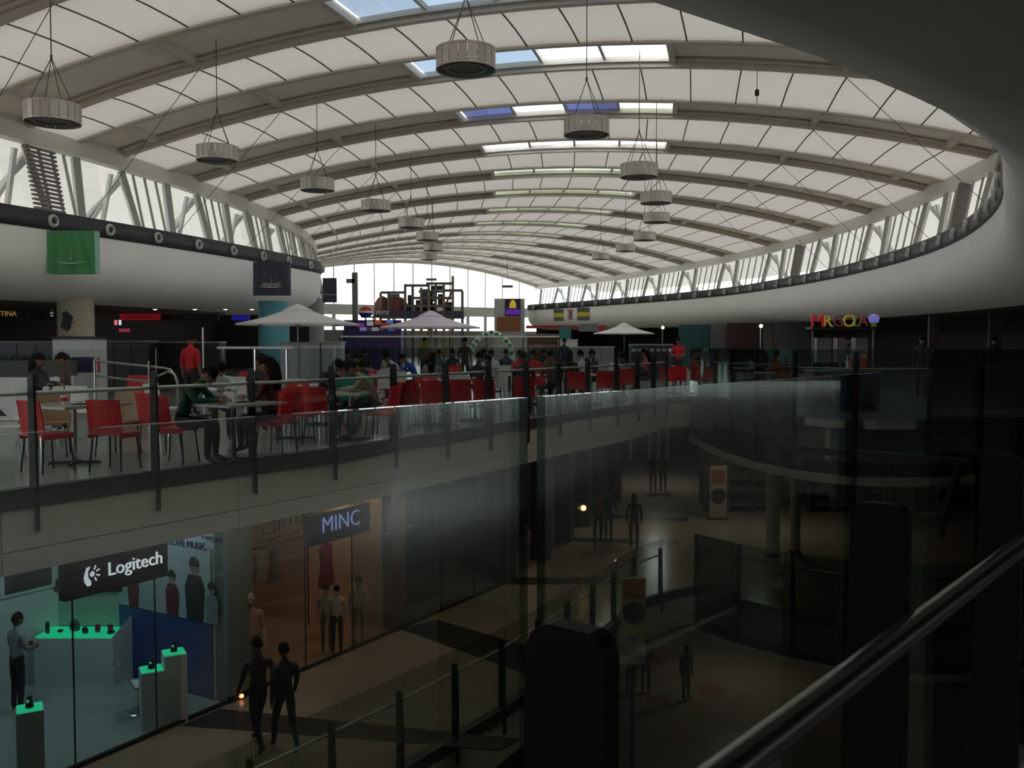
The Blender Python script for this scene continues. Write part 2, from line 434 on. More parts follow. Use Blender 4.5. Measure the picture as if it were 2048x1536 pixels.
for i, th in enumerate(TH):
    look = {0: 'taupe steel roof arch crossing the top left corner, first from the viewer', 1: 'taupe steel roof arch with pale blue skylights, second from the viewer',
            2: 'taupe steel roof arch with two blue and two white skylight panes, third from the viewer', 3: 'taupe steel roof arch with deep blue and white skylight panes, fourth from the viewer'}.get(
            i, '%s curved steel roof arch from the viewer, with a row of skylight panes' % ORD[i])
    root = thing('roof_arch', look, 'roof arch', pol(RM, th, 0), 0, 'roof arches')
    inv = Matrix.Translation(-root.location)
    def add(m, name, mt, par=root):
        m.v = [tuple(Vector(v)-root.location) for v in m.v]; return m.build(name, mt, par)
    for t in (-HALF, HALF):
        c = add(chord_mb(th, t), 'chord', M_STEEL)
    for t in (-HALF+0.22, HALF-0.22):
        add(chord_mb(th, t, 0.10, 0.08, 0.14, 30), 'flange', M_STEEL)
    edges = [RI-.3]+RIBS+[RO+.3]
    for a, b in zip(edges[:-1], edges[1:]):
        if a < RM < b: continue
        add(strip_mb(th, a+0.02, b-0.02, -HALF+0.1, HALF-0.1, 0.30, 0.05), 'infill_panel', M_INFILL)
    for r in RIBS: add(strip_mb(th, r-0.09, r+0.09, -HALF, HALF, 0.08, 0.26, 1), 'cross_rib', M_STEEL)
    kinds = PANES.get(i, 'GGGG')
    for k in range(4):
        a = RM-SK+0.1+k*(2*SK-0.2)/4; b = a+(2*SK-0.2)/4
        add(strip_mb(th, a+0.05, b-0.05, -HALF+0.14, HALF-0.14, 0.33, 0.03, 2), 'skylight_pane', PM[kinds[k]])
        if k: add(strip_mb(th, a-0.05, a+0.05, -HALF+0.1, HALF-0.1, 0.22, 0.14, 1), 'glazing_bar', M_EAVE)
    for t in (-HALF+0.13, HALF-0.13):
        add(strip_mb(th, RM-SK, RM+SK, t-0.05, t+0.05, 0.20, 0.14, 6), 'skylight_frame', M_EAVE)

# membrane panels with dark seams between neighbouring arches
NPAN = 20
roof = sthing('ceiling', 'cream fabric membrane roof stretched between the arches', 'ceiling')
gaps = [((-28.5, 0), (TH[0], -HALF))]+[((a, HALF), (b, -HALF)) for a, b in zip(TH[:-1], TH[1:])]+[((TH[-1], HALF), (TH_END, 0))]
for gi, ((ta, oa), (tb, ob)) in enumerate(gaps):
    for k in range(NPAN):
        r0 = RI+(RO-RI)*k/NPAN; r1 = RI+(RO-RI)*(k+1)/NPAN; m = MB()
        n1, n2 = 3, 4; g = []
        for i in range(n1+1):
            r = r0+0.012+(r1-r0-0.024)*i/n1; row = []
            A = pol(r, ta, zr(r)+0.05, oa); B = pol(r, tb, zr(r)+0.05, ob)
            for j in range(n2+1):
                p = A.lerp(B, j/n2); p.z += 0.05*math.sin(PI*j/n2)+0.02*math.sin(PI*i/n1); row.append(p)
            g.append(row)
        for i in range(n1):
            for j in range(n2): m.quad(g[i][j], g[i][j+1], g[i+1][j+1], g[i+1][j])
        me = m.mesh('membrane_panel', M_MEMB); link('membrane_panel', me, roof)
        if k:
            A = pol(r0, ta, zr(r0)+0.04, oa); B = pol(r0, tb, zr(r0)+0.04, ob); P = [A.lerp(B, j/4)+Vector((0, 0, .05*math.sin(PI*j/4))) for j in range(5)]; sm = MB()
            for a, b in zip(P[:-1], P[1:]): sm.beam(a, b, 0.04, 0.03)
            sm.build('seam', M_SEAM, roof)

# pale eave beams carrying the arch feet
AR = arc_rs(-28.5, TH_END, 60)
for n, (R, sgn) in enumerate(((RI, -1), (RO, 1))):
    b = MB(); path = [V2(pol(R, t)) for t in AR]; outs = [Vector((math.cos(math.radians(t)), math.sin(math.radians(t))))*sgn for t in AR]
    b.sweep(path, outs, [(-0.15, 8.60), (0.0, 8.82), (0.3, 8.90), (0.3, 8.08), (-0.15, 8.08)])
    struct(b.build('trim_%d' % (3+n), M_EAVE), ('left' if n == 0 else 'right')+' eave beam under the arch feet', 'beam')

# leaning clerestory windows below the eaves, struts and canopy outside
LEAN = 0.62
def clear(th, sgn, t, f):
    "point on the leaning window plane: f=0 at the eave, 1 at the foot; t along the hall"
    R = (RI if sgn < 0 else RO)-sgn*LEAN*f+sgn*0.05
    return pol(R, th, 8.02-3.45*f, t)
WN = 0
allth = [-24.0]+TH+[TH_END]
M_LOUV = mat('louvre_slat', (0.16, 0.14, 0.13), 0.5)
for sgn in (-1, 1):
    for i in range(len(allth)-1):
        ta, tb = allth[i], allth[i+1]; R = RI if sgn < 0 else RO
        L = R*math.radians(tb-ta); WN += 1
        w = sthing('window_%d' % WN, 'leaning clerestory window bay on the %s' % ('left' if sgn < 0 else 'right'), 'window')
        tm = (ta+tb)/2; h = L/2
        pts = lambda t, f, e=0.0: clear(tm, sgn, t, f)+Vector((math.cos(math.radians(tm)), math.sin(math.radians(tm)), 0))*sgn*e
        MB().quad(pts(-h+.1, 0.0, .04), pts(h-.1, 0, .04), pts(h-.1, 1, .04), pts(-h+.1, 1, .04)).build('pane', M_G_WIN, w)
        lv = (sgn < 0 and i == 2) or (sgn > 0 and i in (4, 7))
        # post pair of the next arch foot
        MB().beam(pts(-h+HALF, 0), pts(-h+HALF+0.75, 1), 0.26, 0.22).build('post', M_POST, w)
        MB().beam(pts(h-HALF, 0), pts(h-HALF-0.35, 1), 0.26, 0.22).build('post', M_POST, w)
        nm = 3 if sgn < 0 else 4
        for k in range(nm):
            t = -h+HALF+(L-2*HALF)*(k+1)/(nm+1)
            MB().beam(pts(t, 0), pts(t+0.18, 1), 0.06, 0.09).build('mullion', M_POST, w)
        if lv:
            t0 = -h*0.55 if sgn < 0 else -0.3
            for k in range(24 if sgn < 0 else 1):
                if sgn < 0:
                    f = (k+0.5)/24; MB().beam(pts(t0, f, -.12), pts(t0+1.35, f, -.12), 0.10, 0.075).build('louvre_slat', M_LOUV, w)
                else: MB().beam(pts(t0+.3, 0, -.12), pts(t0+.3, 1, -.12), 0.55, 0.2, pts(1, 0)-pts(0, 0)).build('service_panel', M_LOUV, w)
        rad = Vector((math.cos(math.radians(tm)), math.sin(math.radians(tm)), 0))*sgn
        tn = Vector((-math.sin(math.radians(tm)), math.cos(math.radians(tm)), 0))
        for k in (-1, 0, 0.6):
            top = pts(-h+HALF+0.6, 0.02, 0.5); bot = pts(-h+HALF+0.6, 1.0, 0.0)+rad*(2.6+0.5*k)-tn*(1.2+1.1*k)
            MB().tube([top+tn*0.5*k, bot], 0.11, 6).build('strut', M_STRUT, w)
can = MB()
for sgn, R in ((-1, RI), (1, RO)):
    A = arc_rs(-28.5, TH_END, 40)
    for a, b in zip(A[:-1], A[1:]):
        can.quad(pol(R+sgn*.35, a, 8.55), pol(R+sgn*.35, b, 8.55), pol(R+sgn*5.5, b, 8.5), pol(R+sgn*5.5, a, 8.5))
        can.quad(pol(R+sgn*5.5, a, 8.5), pol(R+sgn*5.5, b, 8.5), pol(R+sgn*11, b, 8.0), pol(R+sgn*11, a, 8.0))
struct(can.build('ceiling_outer_canopy', M_CANOPY), 'fabric canopy outside the clerestory', 'canopy')

# far glazed gable wall
gw = sthing('window_40', 'bright glazed gable wall at the far end of the hall', 'window')
def gp(r, z, t=0): return pol(r, TH_END, z, t)
rs = arc_rs(RI, RO, 14); cell = RO-RI
for a, b in zip(rs[:-1], rs[1:]):
    MB().quad(gp(a+.05, 5.7), gp(b-.05, 5.7), gp(b-.05, zr(b)+.2), gp(a+.05, zr(a)+.2)).build('pane', M_G_WIN, gw)
for r in rs[1:-1]: MB().beam(gp(r, 5.6), gp(r, zr(r)+.2), 0.12, 0.12).build('mullion', M_POST, gw)
chord = MB()
A = arc_rs(RI, RO, 30)
for a, b in zip(A[:-1], A[1:]): chord.beam(gp(a, zr(a)+.2, -.3), gp(b, zr(b)+.2, -.3), 0.5, 0.9)
chord.build('gable_arch', M_EAVE, gw)
ew = sthing('wall_far', 'cream wall with a strip of windows below the glazed gable', 'wall')
MB().beam(gp(RI-6, 5.2), gp(RO+2, 5.2), 0.4, 1.1).build('spandrel', mat('spandrel_grey', (0.42, 0.40, 0.37), 0.6), ew)
MB().beam(gp(RI-6, 1.2), gp(RO+2, 1.2), 0.4, 3.6).build('low_wall', mat('far_wall', (0.10, 0.09, 0.085), 0.7), ew)
for a, b in zip(rs[:-1], rs[1:]):
    MB().beam(gp(a, 3.0), gp(a, 4.7), 0.5, 0.35).build('pier', M_POST, ew)
    MB().quad(gp(a+.3, 3.0), gp(b-.3, 3.0), gp(b-.3, 4.65), gp(a+.3, 4.65)).build('strip_pane', M_G_WIN, ew)
# gable behind the viewer closes the roof
gb = MB()
for a, b in zip(A[:-1], A[1:]): gb.quad(pol(a, -28.5, 4.6), pol(b, -28.5, 4.6), pol(b, -28.5, zr(b)+.4), pol(a, -28.5, zr(a)+.4))
struct(gb.build('wall_behind', M_BULK), 'gable wall behind the viewer', 'wall')

# ------------------------------------------------------------------ white bulkheads round the atrium opening
CEIL = 2.65
BELLY = [(0.55, 4.62), (0.0, 4.30), (0.0, 3.75), (0.05, 3.45), (0.22, 3.15), (0.55, 2.92), (1.1, 2.76), (1.8, 2.68), (2.6, CEIL), (2.6, CEIL+.12), (1.6, 2.9), (0.8, 3.3), (0.5, 4.0)]
RB = 88.5
th_l = arc_rs(-31, -11.1, 44); BL = [V2(pol(RB, t)) for t in th_l]
e = BL[-1]; dirn = (BL[-1]-BL[-2]).normalized(); nl = Vector((-dirn.y, dirn.x)); cc = e+nl*3.4
for k in range(1, 9):
    a = PI/2*k/8; BL.append(cc-nl*3.4*math.cos(a)+dirn*3.4*math.sin(a))
for k in range(1, 9): BL.append(BL[-1]+nl*1.0)
OL = outward(BL, -1)
struct(MB().sweep(BL, OL, BELLY).build('wall_left', M_BULK, smooth=True), 'white rounded bulkhead over the food court on the left', 'bulkhead')
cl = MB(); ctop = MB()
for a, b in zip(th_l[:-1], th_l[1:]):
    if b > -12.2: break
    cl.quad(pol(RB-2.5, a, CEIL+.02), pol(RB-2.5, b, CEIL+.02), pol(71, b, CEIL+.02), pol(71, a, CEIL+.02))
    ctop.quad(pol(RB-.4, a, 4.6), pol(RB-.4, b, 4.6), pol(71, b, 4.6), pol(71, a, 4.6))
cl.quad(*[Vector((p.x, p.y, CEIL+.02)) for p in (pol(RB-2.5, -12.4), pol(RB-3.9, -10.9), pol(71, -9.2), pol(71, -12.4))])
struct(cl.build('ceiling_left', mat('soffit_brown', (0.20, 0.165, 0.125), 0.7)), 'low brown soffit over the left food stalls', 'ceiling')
ctop.quad(*[Vector((p.x, p.y, 4.6)) for p in (pol(RB-.4, -12.4), pol(RB-3.0, -9.6), pol(71, -8.6), pol(71, -12.4))])
for a, b in zip(arc_rs(-9.5, 3, 16)[:-1], arc_rs(-9.5, 3, 16)[1:]): ctop.quad(pol(RI+1.6, a, 4.6), pol(RI+1.6, b, 4.6), pol(71, b, 4.6), pol(71, a, 4.6))
struct(ctop.build('ceiling_left_deck', M_SLABB), 'deck above the left bulkhead', 'ceiling')

BRP = [(1.3, 75.7), (4.6, 70), (7.8, 64), (10.2, 58.5), (12.2, 52.5), (13.1, 46), (13.5, 40), (13.3, 34), (12.9, 30), (12.3, 26.5), (11.3, 22.8), (9.9, 19.0), (8.45, 16.0), (7.0, 13.3), (5.6, 10.7), (4.45, 8.8), (3.5, 7.5), (2.7, 6.55), (1.9, 5.75), (1.15, 5.05), (0.2, 4.3), (-1.2, 3.6), (-3.5, 3.1), (-7.0, 3.6), (-12, 5.6), (-17.6, 8.0)]
BR = smooth_path([Vector(p) for p in BRP], 0.8)
ORr = outward(BR, -1)
struct(MB().sweep(BR, ORr, BELLY).build('wall_right', M_BULK, smooth=True), 'sweeping white bulkhead curving over the right side and the viewer', 'bulkhead')
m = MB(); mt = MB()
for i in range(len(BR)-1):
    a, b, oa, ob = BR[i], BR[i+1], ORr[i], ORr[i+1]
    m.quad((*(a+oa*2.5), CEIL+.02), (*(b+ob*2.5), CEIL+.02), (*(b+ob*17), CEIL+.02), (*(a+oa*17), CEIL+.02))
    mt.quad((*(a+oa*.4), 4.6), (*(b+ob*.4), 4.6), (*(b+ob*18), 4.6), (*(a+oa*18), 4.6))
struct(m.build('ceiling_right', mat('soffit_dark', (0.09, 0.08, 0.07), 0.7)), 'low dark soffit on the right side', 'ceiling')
struct(mt.build('ceiling_right_deck', M_SLABB), 'deck above the right bulkhead', 'ceiling')

# black air ducts with ring nozzles along the bulkhead tops
DUCT = [(0.5, 4.30), (-0.02, 4.24), (-0.06, 4.30), (-0.08, 4.45), (-0.06, 4.60), (0.0, 4.70), (0.5, 4.72)]
def duct(path, outs, label, start, step, skip=lambda p: False):
    root = thing('air_duct', label, 'air duct', (path[0].x, path[0].y, 4.3), 0, 'black air ducts')
    o = root.location
    def add(mb, name, mt, par, sm=True):
        mb.v = [tuple(Vector(v)-o) for v in mb.v]; return mb.build(name, mt, par, sm)
    add(MB().sweep(path, outs, DUCT), 'duct_casing', M_BLACK, root)
    side = 1 if (outs[3].x*(path[4]-path[3]).y-outs[3].y*(path[4]-path[3]).x) > 0 else -1
    for p, d in resample(path, step, start):
        if skip(p): continue
        n = Vector((d.y, -d.x))*side      # outward
        c = Vector((p.x-n.x*0.07, p.y-n.y*0.07, 4.46)); ax = Vector((-n.x, -n.y, 0))
        ring = add(MB().lathe([(0.085, 0.0), (0.15, -0.02), (0.155, 0.05), (0.12, 0.09), (0.09, 0.07)], 16, c, ax, closed=True), 'nozzle_ring', M_RING, root)
        add(MB().lathe([(0.0, 0.05), (0.055, 0.03), (0.085, 0.0), (0.085, -0.02), (0.0, -0.02)], 12, c, ax), 'nozzle_core', M_BLACK, ring)
_acc = 0; _best = (1e9, 0)
for _a, _b in zip(BL[:-1], BL[1:]): _best = min(_best, ((_a-V2(W(105, 440, 4.46))).length, _acc)); _acc += (_b-_a).length
duct(BL, OL, 'black air duct with round nozzles along the left bulkhead', (_best[1]-.15) % 1.85, 1.85)
duct(BR, ORr, 'black air duct with round nozzles along the right bulkhead', 1.0, 1.75, lambda p: p.y < 9)

# ------------------------------------------------------------------ dark back walls of the stalls
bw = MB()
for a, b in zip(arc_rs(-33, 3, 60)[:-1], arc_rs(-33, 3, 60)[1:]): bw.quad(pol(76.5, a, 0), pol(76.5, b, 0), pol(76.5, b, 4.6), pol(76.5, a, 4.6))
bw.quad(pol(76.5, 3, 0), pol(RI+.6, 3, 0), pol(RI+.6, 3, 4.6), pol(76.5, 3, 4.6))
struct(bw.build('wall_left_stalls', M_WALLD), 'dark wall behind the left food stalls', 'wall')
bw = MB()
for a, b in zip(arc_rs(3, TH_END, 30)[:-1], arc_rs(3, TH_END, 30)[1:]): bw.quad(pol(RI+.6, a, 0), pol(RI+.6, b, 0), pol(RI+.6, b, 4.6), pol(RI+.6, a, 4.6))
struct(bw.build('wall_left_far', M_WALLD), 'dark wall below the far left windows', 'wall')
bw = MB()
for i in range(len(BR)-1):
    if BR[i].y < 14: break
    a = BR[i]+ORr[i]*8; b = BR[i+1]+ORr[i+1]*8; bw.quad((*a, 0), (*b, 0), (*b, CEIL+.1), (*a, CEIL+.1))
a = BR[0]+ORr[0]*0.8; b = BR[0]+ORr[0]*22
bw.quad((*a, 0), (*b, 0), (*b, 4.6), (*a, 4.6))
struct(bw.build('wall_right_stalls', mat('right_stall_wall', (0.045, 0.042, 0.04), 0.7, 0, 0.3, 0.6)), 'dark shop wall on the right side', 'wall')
# ------------------------------------------------------------------ glass balustrades
def fin_mesh(down):
    "flat steel fin standing across the rail line: local x along the rail, y out over the void"
    m = MB(); t = 0.014
    prof = [(-0.055, -0.02), (0.075, -0.02), (0.065, 0.6), (0.052, 1.14), (0.050, 1.165), (0.043, 1.180), (0.032, 1.189), (0.018, 1.193), (-0.034, 1.193), (-0.044, 1.189), (-0.051, 1.180), (-0.055, 1.165)]
    if down: prof = [(0.03, -0.45), (0.085, -0.45), (0.085, -0.05)] + prof[1:] + [(-0.055, 0.02), (0.03, 0.02)]
    n = len(prof)
    a = [(-t, y, z) for y, z in prof]; b = [(t, y, z) for y, z in prof]
    for i in range(n):
        j = (i+1) % n; m.quad(a[i], a[j], b[j], b[i])
    m.quad(*a); m.quad(*b); return m.mesh('post', M_FIN)
FIN_D, FIN_N = fin_mesh(True), fin_mesh(False)
def balustrade(path, side, z, step, start, label, gl, pmesh=FIN_D, group='glass balustrades', glass_top=1.44, pane_off=0.055, rail_r=0.024, railm=None):
    "side=+1: the void lies to the right of travel"
    root = thing('glass_balustrade', label, 'balustrade', (path[0].x, path[0].y, z), 0, group)
    o = root.location; pts = resample(path, step, start)
    for p, d in pts:
        v = Vector((d.y, -d.x))*side                     # towards the void
        me = link('post', pmesh, root, Vector((p.x, p.y, z))-o)
        R = Matrix((Vector((-v.y, v.x, 0)), Vector((v.x, v.y, 0)), Vector((0, 0, 1)))).transposed().to_4x4(); R.translation = me.location
        me.matrix_local = R
    rail = []
    for p, d in pts:
        v = Vector((d.y, -d.x))*side; rail.append(Vector((p.x-v.x*0.09, p.y-v.y*0.09, z+0.985))-o)
    MB().tube(rail, rail_r, 10).build('handrail', railm or M_RAIL_LIT, root, True)
    br = MB()
    for (p, d), q in zip(pts, rail):
        v = Vector((d.y, -d.x))*side; br.tube([q, q+Vector((v.x*.07, v.y*.07, -.035))], 0.009, 6)
    br.build('rail_bracket', M_RAIL, root)
    for (p, d), (q, e) in zip(pts[:-1], pts[1:]):
        v = Vector((d.y, -d.x))*side*pane_off; w = Vector((e.y, -e.x))*side*pane_off
        a = p+v+d*0.02; b = q+w-e*0.0; n = Vector((d.y, -d.x))*side*0.012
        pm = MB().frame_box(Vector(((a.x+b.x)/2+n.x/2, (a.y+b.y)/2+n.y/2, z+(glass_top+.05)/2))-o, ((b-a).normalized().x, (b-a).normalized().y, 0),
                       ((Vector((d.y, -d.x))*side).x, (Vector((d.y, -d.x))*side).y, 0), (0, 0, 1), (b-a).length-.012, 0.012, glass_top-.05); pm.mi[0] = pm.mi[1] = 1; pm.build('glass_pane', [gl, M_G_EDGE], root)
    return root
b1 = resample(UL, 0.02)
def nearest_s(p, path):
    acc = 0; best = (1e9, 0)
    for a, b in zip(path[:-1], path[1:]):
        t = max(0, min(1, (p-a).dot(b-a)/(b-a).length_squared)); q = a.lerp(b, t)
        best = min(best, ((p-q).length, acc+t*(b-a).length)); acc += (b-a).length
    return best[1]
s0 = nearest_s(V2(W(310, 944, 0)), UL); s1 = nearest_s(V2(W(1332, 795, 0)), UL)
stp = (s1-s0)/12
balustrade(UL, 1, 0.0, stp, s0-stp*int(s0/stp), 'glass balustrade with dark fins along the food court edge over the void', M_G_FC)
s0 = nearest_s(LW[0], LWL); s1 = nearest_s(LW[6], LWL); stp = (s1-s0)/6
balustrade(LWL, 1, ZL, stp, s0-stp*int(s0/stp), 'glass balustrade with dark fins along the shop level corridor', M_G_FC)
NP = [near(-3.1), near(9.5)]
_r = thing  # noqa
balustrade(NP, -1, 0.0, 1.016, 3.1-3.048, 'glass balustrade right in front of the viewer with dark steel fins', M_G_NEAR, FIN_N, railm=M_RAIL)

def drum(path, z, label):
    root = thing('curved_glass_balustrade', label, 'balustrade', (path[0].x, path[0].y, z), 0, 'curved green glass balustrades')
    o = root.location; pts = resample(path, 1.45, 0.0)+[(path[-1], (path[-1]-path[-2]).normalized())]
    for (p, d), (q, e) in zip(pts[:-1], pts[1:]):
        if (q-p).length < 0.3: continue
        v = Vector((d.y, -d.x)); a = p+v*.07; b = q+Vector((e.y, -e.x))*.07; u = (b-a).normalized(); n = Vector((u.y, -u.x))
        MB().frame_box(Vector(((a.x+b.x)/2, (a.y+b.y)/2, z+0.14))-o, (u.x, u.y, 0), (n.x, n.y, 0), (0, 0, 1), (b-a).length-.02, 0.016, 2.5).build('glass_pane', M_G_DRUM, root)
        MB().box(Vector((p.x, p.y, z+0.15))-o, (0.05, 0.09, 2.4), math.atan2(d.y, d.x)+PI/2).build('post', M_FIN, root)
    rr = [Vector((p.x-d.y*0.1, p.y+d.x*0.1, z+1.0))-o for p, d in pts]
    MB().tube(rr, 0.024, 8).build('handrail', M_RAIL, root, True)
    pa = [p for p, d in resample(path, 0.4)]; oo = outward(pa, 1)
    sw = MB().sweep(pa, oo, [(-0.5, z-1.12), (0.12, z-1.12), (0.13, z-1.27), (-0.5, z-1.30)]); sw.v = [tuple(Vector(v)-o) for v in sw.v]
    sw.build('base_ring', mat('drum_ring', (.22, .20, .16), .7), root)
    return root
drum(NOSE, 0.0, 'curved green glass balustrade round the kiosk platform')
drum(NLL, ZL, 'curved green glass balustrade on the shop level below the kiosk platform')

# dark bar in front of the drum glass
bar = thing('dark_bar', 'dark horizontal bar with end bracket in front of the drum glass', 'rail', at(1555, 15.2, -0.4))
o = bar.location; A = W(1553, 893, -0.2); k = 14.6/A.y
A = Vector((at(1556, 14.6).x, 14.6, zat(895, 14.6)))-o; B = Vector((at(1935, 13.6).x, 13.6, zat(925, 13.6)))-o
MB().beam(A, B, 0.09, 0.11).build('bar', M_FIN, bar)
MB().beam(A+Vector((0.02, 0, -0.10)), A+Vector((0.20, 0, -0.10)), 0.09, 0.09).build('end_bracket', M_FIN, bar)
MB().beam(B+Vector((-0.1, 0, 0)), B+Vector((-0.1, .6, -1.2)), 0.09, 0.11).build('hanger', M_FIN, bar)

# ------------------------------------------------------------------ pendant drum lamps
M_LAMPG = mat('lamp_glow_off', (0.22, 0.21, 0.20), 0.5)
def pendant_meshes():
    side = []
    n = 20
    body = MB()
    for j in range(n):
        a0 = 2*PI*(j+0.04)/n; a1 = 2*PI*(j+0.96)/n
        for (r0, z0), (r1, z1) in (((0.60, -0.2), (0.60, 0.2)),):
            p = [(r0*math.cos(a0), r0*math.sin(a0), z0), (r0*math.cos(a1), r0*math.sin(a1), z0), (r1*math.cos(a1), r1*math.sin(a1), z1), (r1*math.cos(a0), r1*math.sin(a0), z1)]
            body.quad(*p)
            q = [(x*.975, y*.975, z) for x, y, z in p]; body.quad(*q[::-1])
    body.lathe([(0.585, -0.2), (0.605, -0.21), (0.605, -0.17), (0.585, -0.17)], 40, closed=True)
    body.lathe([(0.585, 0.17), (0.605, 0.17), (0.605, 0.21), (0.585, 0.2)], 40, closed=True)
    base = MB().lathe([(0.0, -0.12), (0.585, -0.12), (0.585, -0.15), (0.0, -0.15)], 40)
    ring = MB().lathe([(0.36, -0.155), (0.40, -0.155), (0.40, -0.19), (0.36, -0.19)], 32, closed=True)
    return body.mesh('drum_shell', M_BRUSH), base.mesh('diffuser', M_DRUMB), ring.mesh('inner_ring', M_LAMPG)
PB, PD, PR = pendant_meshes()
PEND = [(932, 120, 118, 'largest drum pendant lamp, nearest the viewer at top centre'), (105, 228, 105, 'brushed drum pendant lamp at the far left under the roof'),
        (435, 308, 81, 'brushed drum pendant lamp second from the left side'), (1173, 255, 90, 'drum pendant lamp in front of the deep blue skylight'),
        (635, 370, 66, 'left row drum pendant lamp, third from the viewer'), (1278, 342, 74, 'right row drum pendant lamp, third from the viewer'),
        (752, 412, 58, 'left row drum pendant lamp, fourth from the viewer'), (1312, 396, 62, 'right row drum pendant lamp, fourth from the viewer'),
        (822, 447, 50, 'left row drum pendant lamp, fifth from the viewer'), (1313, 436, 52, 'right row drum pendant lamp, fifth from the viewer'),
        (855, 473, 44, 'left row drum pendant lamp, sixth from the viewer'), (1289, 473, 45, 'right row drum pendant lamp, sixth from the viewer'),
        (866, 495, 39, 'left row drum pendant lamp, seventh from the viewer'), (1251, 496, 39, 'right row drum pendant lamp, seventh from the viewer'),
        (858, 514, 34, 'left row drum pendant lamp, eighth from the viewer'), (1201, 513, 35, 'right row drum pendant lamp, farthest of its row')]
def roof_z(p):
    r = math.hypot(p.x-CX, p.y-CY); return zr(r)+0.33
for px, py, w, lab in PEND:
    d = FPX*1.2/w; c = ray(px, py); c = Vector((0, 0, EYE))+c*(d/c.y)
    root = thing('pendant_lamp', lab, 'pendant lamp', c, random.uniform(0, .3), 'drum pendant lamps')
    link('drum_shell', PB, root); dd = link('diffuser', PD, root); link('inner_ring', PR, dd)
    top = roof_z(c)-c.z; node = min(1.25, top*0.55)
    for k in range(4):
        a = PI/4+k*PI/2; MB().tube([(0.5*math.cos(a), 0.5*math.sin(a), .2), (0, 0, node)], 0.011, 5).build('stay_wire', M_CABLE, root)
    MB().tube([(0, 0, node), (0, 0, top)], 0.014, 6).build('suspension_cable', M_CABLE, root)
    MB().lathe([(0, node-.05), (.03, node-.04), (.03, node+.06), (0, node+.07)], 8).build('cable_clamp', M_CABLE, root)

# little hanging sensor and tie cables under the roof
c = ray(1514, 186); c = Vector((0, 0, EYE))+c*(30/c.y)
hs = thing('hanging_sensor', 'small dark sensor on a thin cable right of the skylights', 'sensor', c)
MB().lathe([(0, -.1), (.07, -.08), (.07, .08), (.03, .12), (0, .12)], 10).build('sensor_body', M_LEG, hs)
MB().tube([(0, 0, .1), (0, 0, roof_z(c)-c.z)], 0.012, 5).build('cable', M_CABLE, hs)
MB().tube([(0, 0, -.1), (0, 0, -.35)], 0.012, 5).build('probe', M_CABLE, hs)
for i, th in enumerate(TH[:7]):
    for sgn in (-1, 1):
        r = RM+sgn*9.6; L = (RI if sgn < 0 else RO)*math.radians(3.6)
        tc = thing('tie_cable', '%s thin steel tie cable from the %s roof arch to the clerestory foot' % (('left', 'right')[sgn > 0], ORD[i]), 'cable', pol(r, th, 4.62), 0, 'roof tie cables')
        for dl in (1,):
            q = clear(th, sgn, dl*L*0.45, 0.97)
            MB().tube([pol(r, th, zr(r), HALF*dl)-tc.location, q-tc.location], 0.011, 5).build('strand', M_CABLE, tc)
# ------------------------------------------------------------------ people
def skin_body(J, E, rad, root):
    "one continuous body surface grown round a joint skeleton"
    me = bpy.data.meshes.new('body'); names = list(J); idx = {n: i for i, n in enumerate(names)}
    bm = bmesh.new(); lay = bm.verts.layers.skin.verify()
    vs = [bm.verts.new(J[n]) for n in names]
    for a, b in E: bm.edges.new((vs[idx[a]], vs[idx[b]]))
    for n, v in zip(names, vs):
        r = rad[n]; v[lay].radius = r if isinstance(r, tuple) else (r, r); v[lay].use_root = (n == root)
    bm.to_mesh(me); bm.free()
    o = bpy.data.objects.new('body', me); COL.objects.link(o)
    sk = o.modifiers.new('skin', 'SKIN'); sk.branch_smoothing = 0.6; sk.use_smooth_shade = True
    su = o.modifiers.new('sub', 'SUBSURF'); su.levels = 1; su.render_levels = 1
    dg = bpy.context.evaluated_depsgraph_get(); dg.update()
    out = bpy.data.meshes.new_from_object(o.evaluated_get(dg)); bpy.data.objects.remove(o)
    return out
BONE_MAT = {('pelvis', 'waist'): 1, ('waist', 'chest'): 1, ('chest', 'neck'): 1, ('neck', 'head'): 0}
def pose(**k):
    "joint positions of a 1.70 m figure facing +Y; x to its right; keyword overrides move joints"
    J = dict(pelvis=(0, 0, .93), waist=(0, 0, 1.10), chest=(0, 0, 1.33), neck=(0, 0, 1.45), head=(0, .015, 1.53))
    for s, t in (('r', 1), ('l', -1)):
        J.update({'sh_'+s: (.17*t, 0, 1.385), 'el_'+s: (.215*t, -.02, 1.11), 'wr_'+s: (.225*t, .03, .87), 'ha_'+s: (.222*t, .045, .795),
                  'hip_'+s: (.09*t, 0, .88), 'kn_'+s: (.095*t, .015, .48), 'an_'+s: (.095*t, -.02, .085), 'to_'+s: (.105*t, .15, .035)})
    J.update(k); return J
EDGES = [('pelvis', 'waist'), ('waist', 'chest'), ('chest', 'neck'), ('neck', 'head')]
RAD = dict(pelvis=(.135, .105), waist=(.125, .095), chest=(.15, .105), neck=.05, head=.055)
for s in 'rl':
    EDGES += [('chest', 'sh_'+s), ('sh_'+s, 'el_'+s), ('el_'+s, 'wr_'+s), ('wr_'+s, 'ha_'+s), ('pelvis', 'hip_'+s), ('hip_'+s, 'kn_'+s), ('kn_'+s, 'an_'+s), ('an_'+s, 'to_'+s)]
    RAD.update({'sh_'+s: .062, 'el_'+s: .044, 'wr_'+s: .030, 'ha_'+s: (.036, .018), 'hip_'+s: .088, 'kn_'+s: .060, 'an_'+s: .042, 'to_'+s: (.040, .030)})
def seg_mat(name):
    a, b = name; k = a+b
    if 'to_' in k: return 3
    if 'hip' in k and 'pelvis' in k: return 2
    if a.startswith(('hip', 'kn')): return 2
    if a.startswith('wr'): return 0
    if a.startswith('el'): return 4
    if a == 'neck': return 0
    return 1
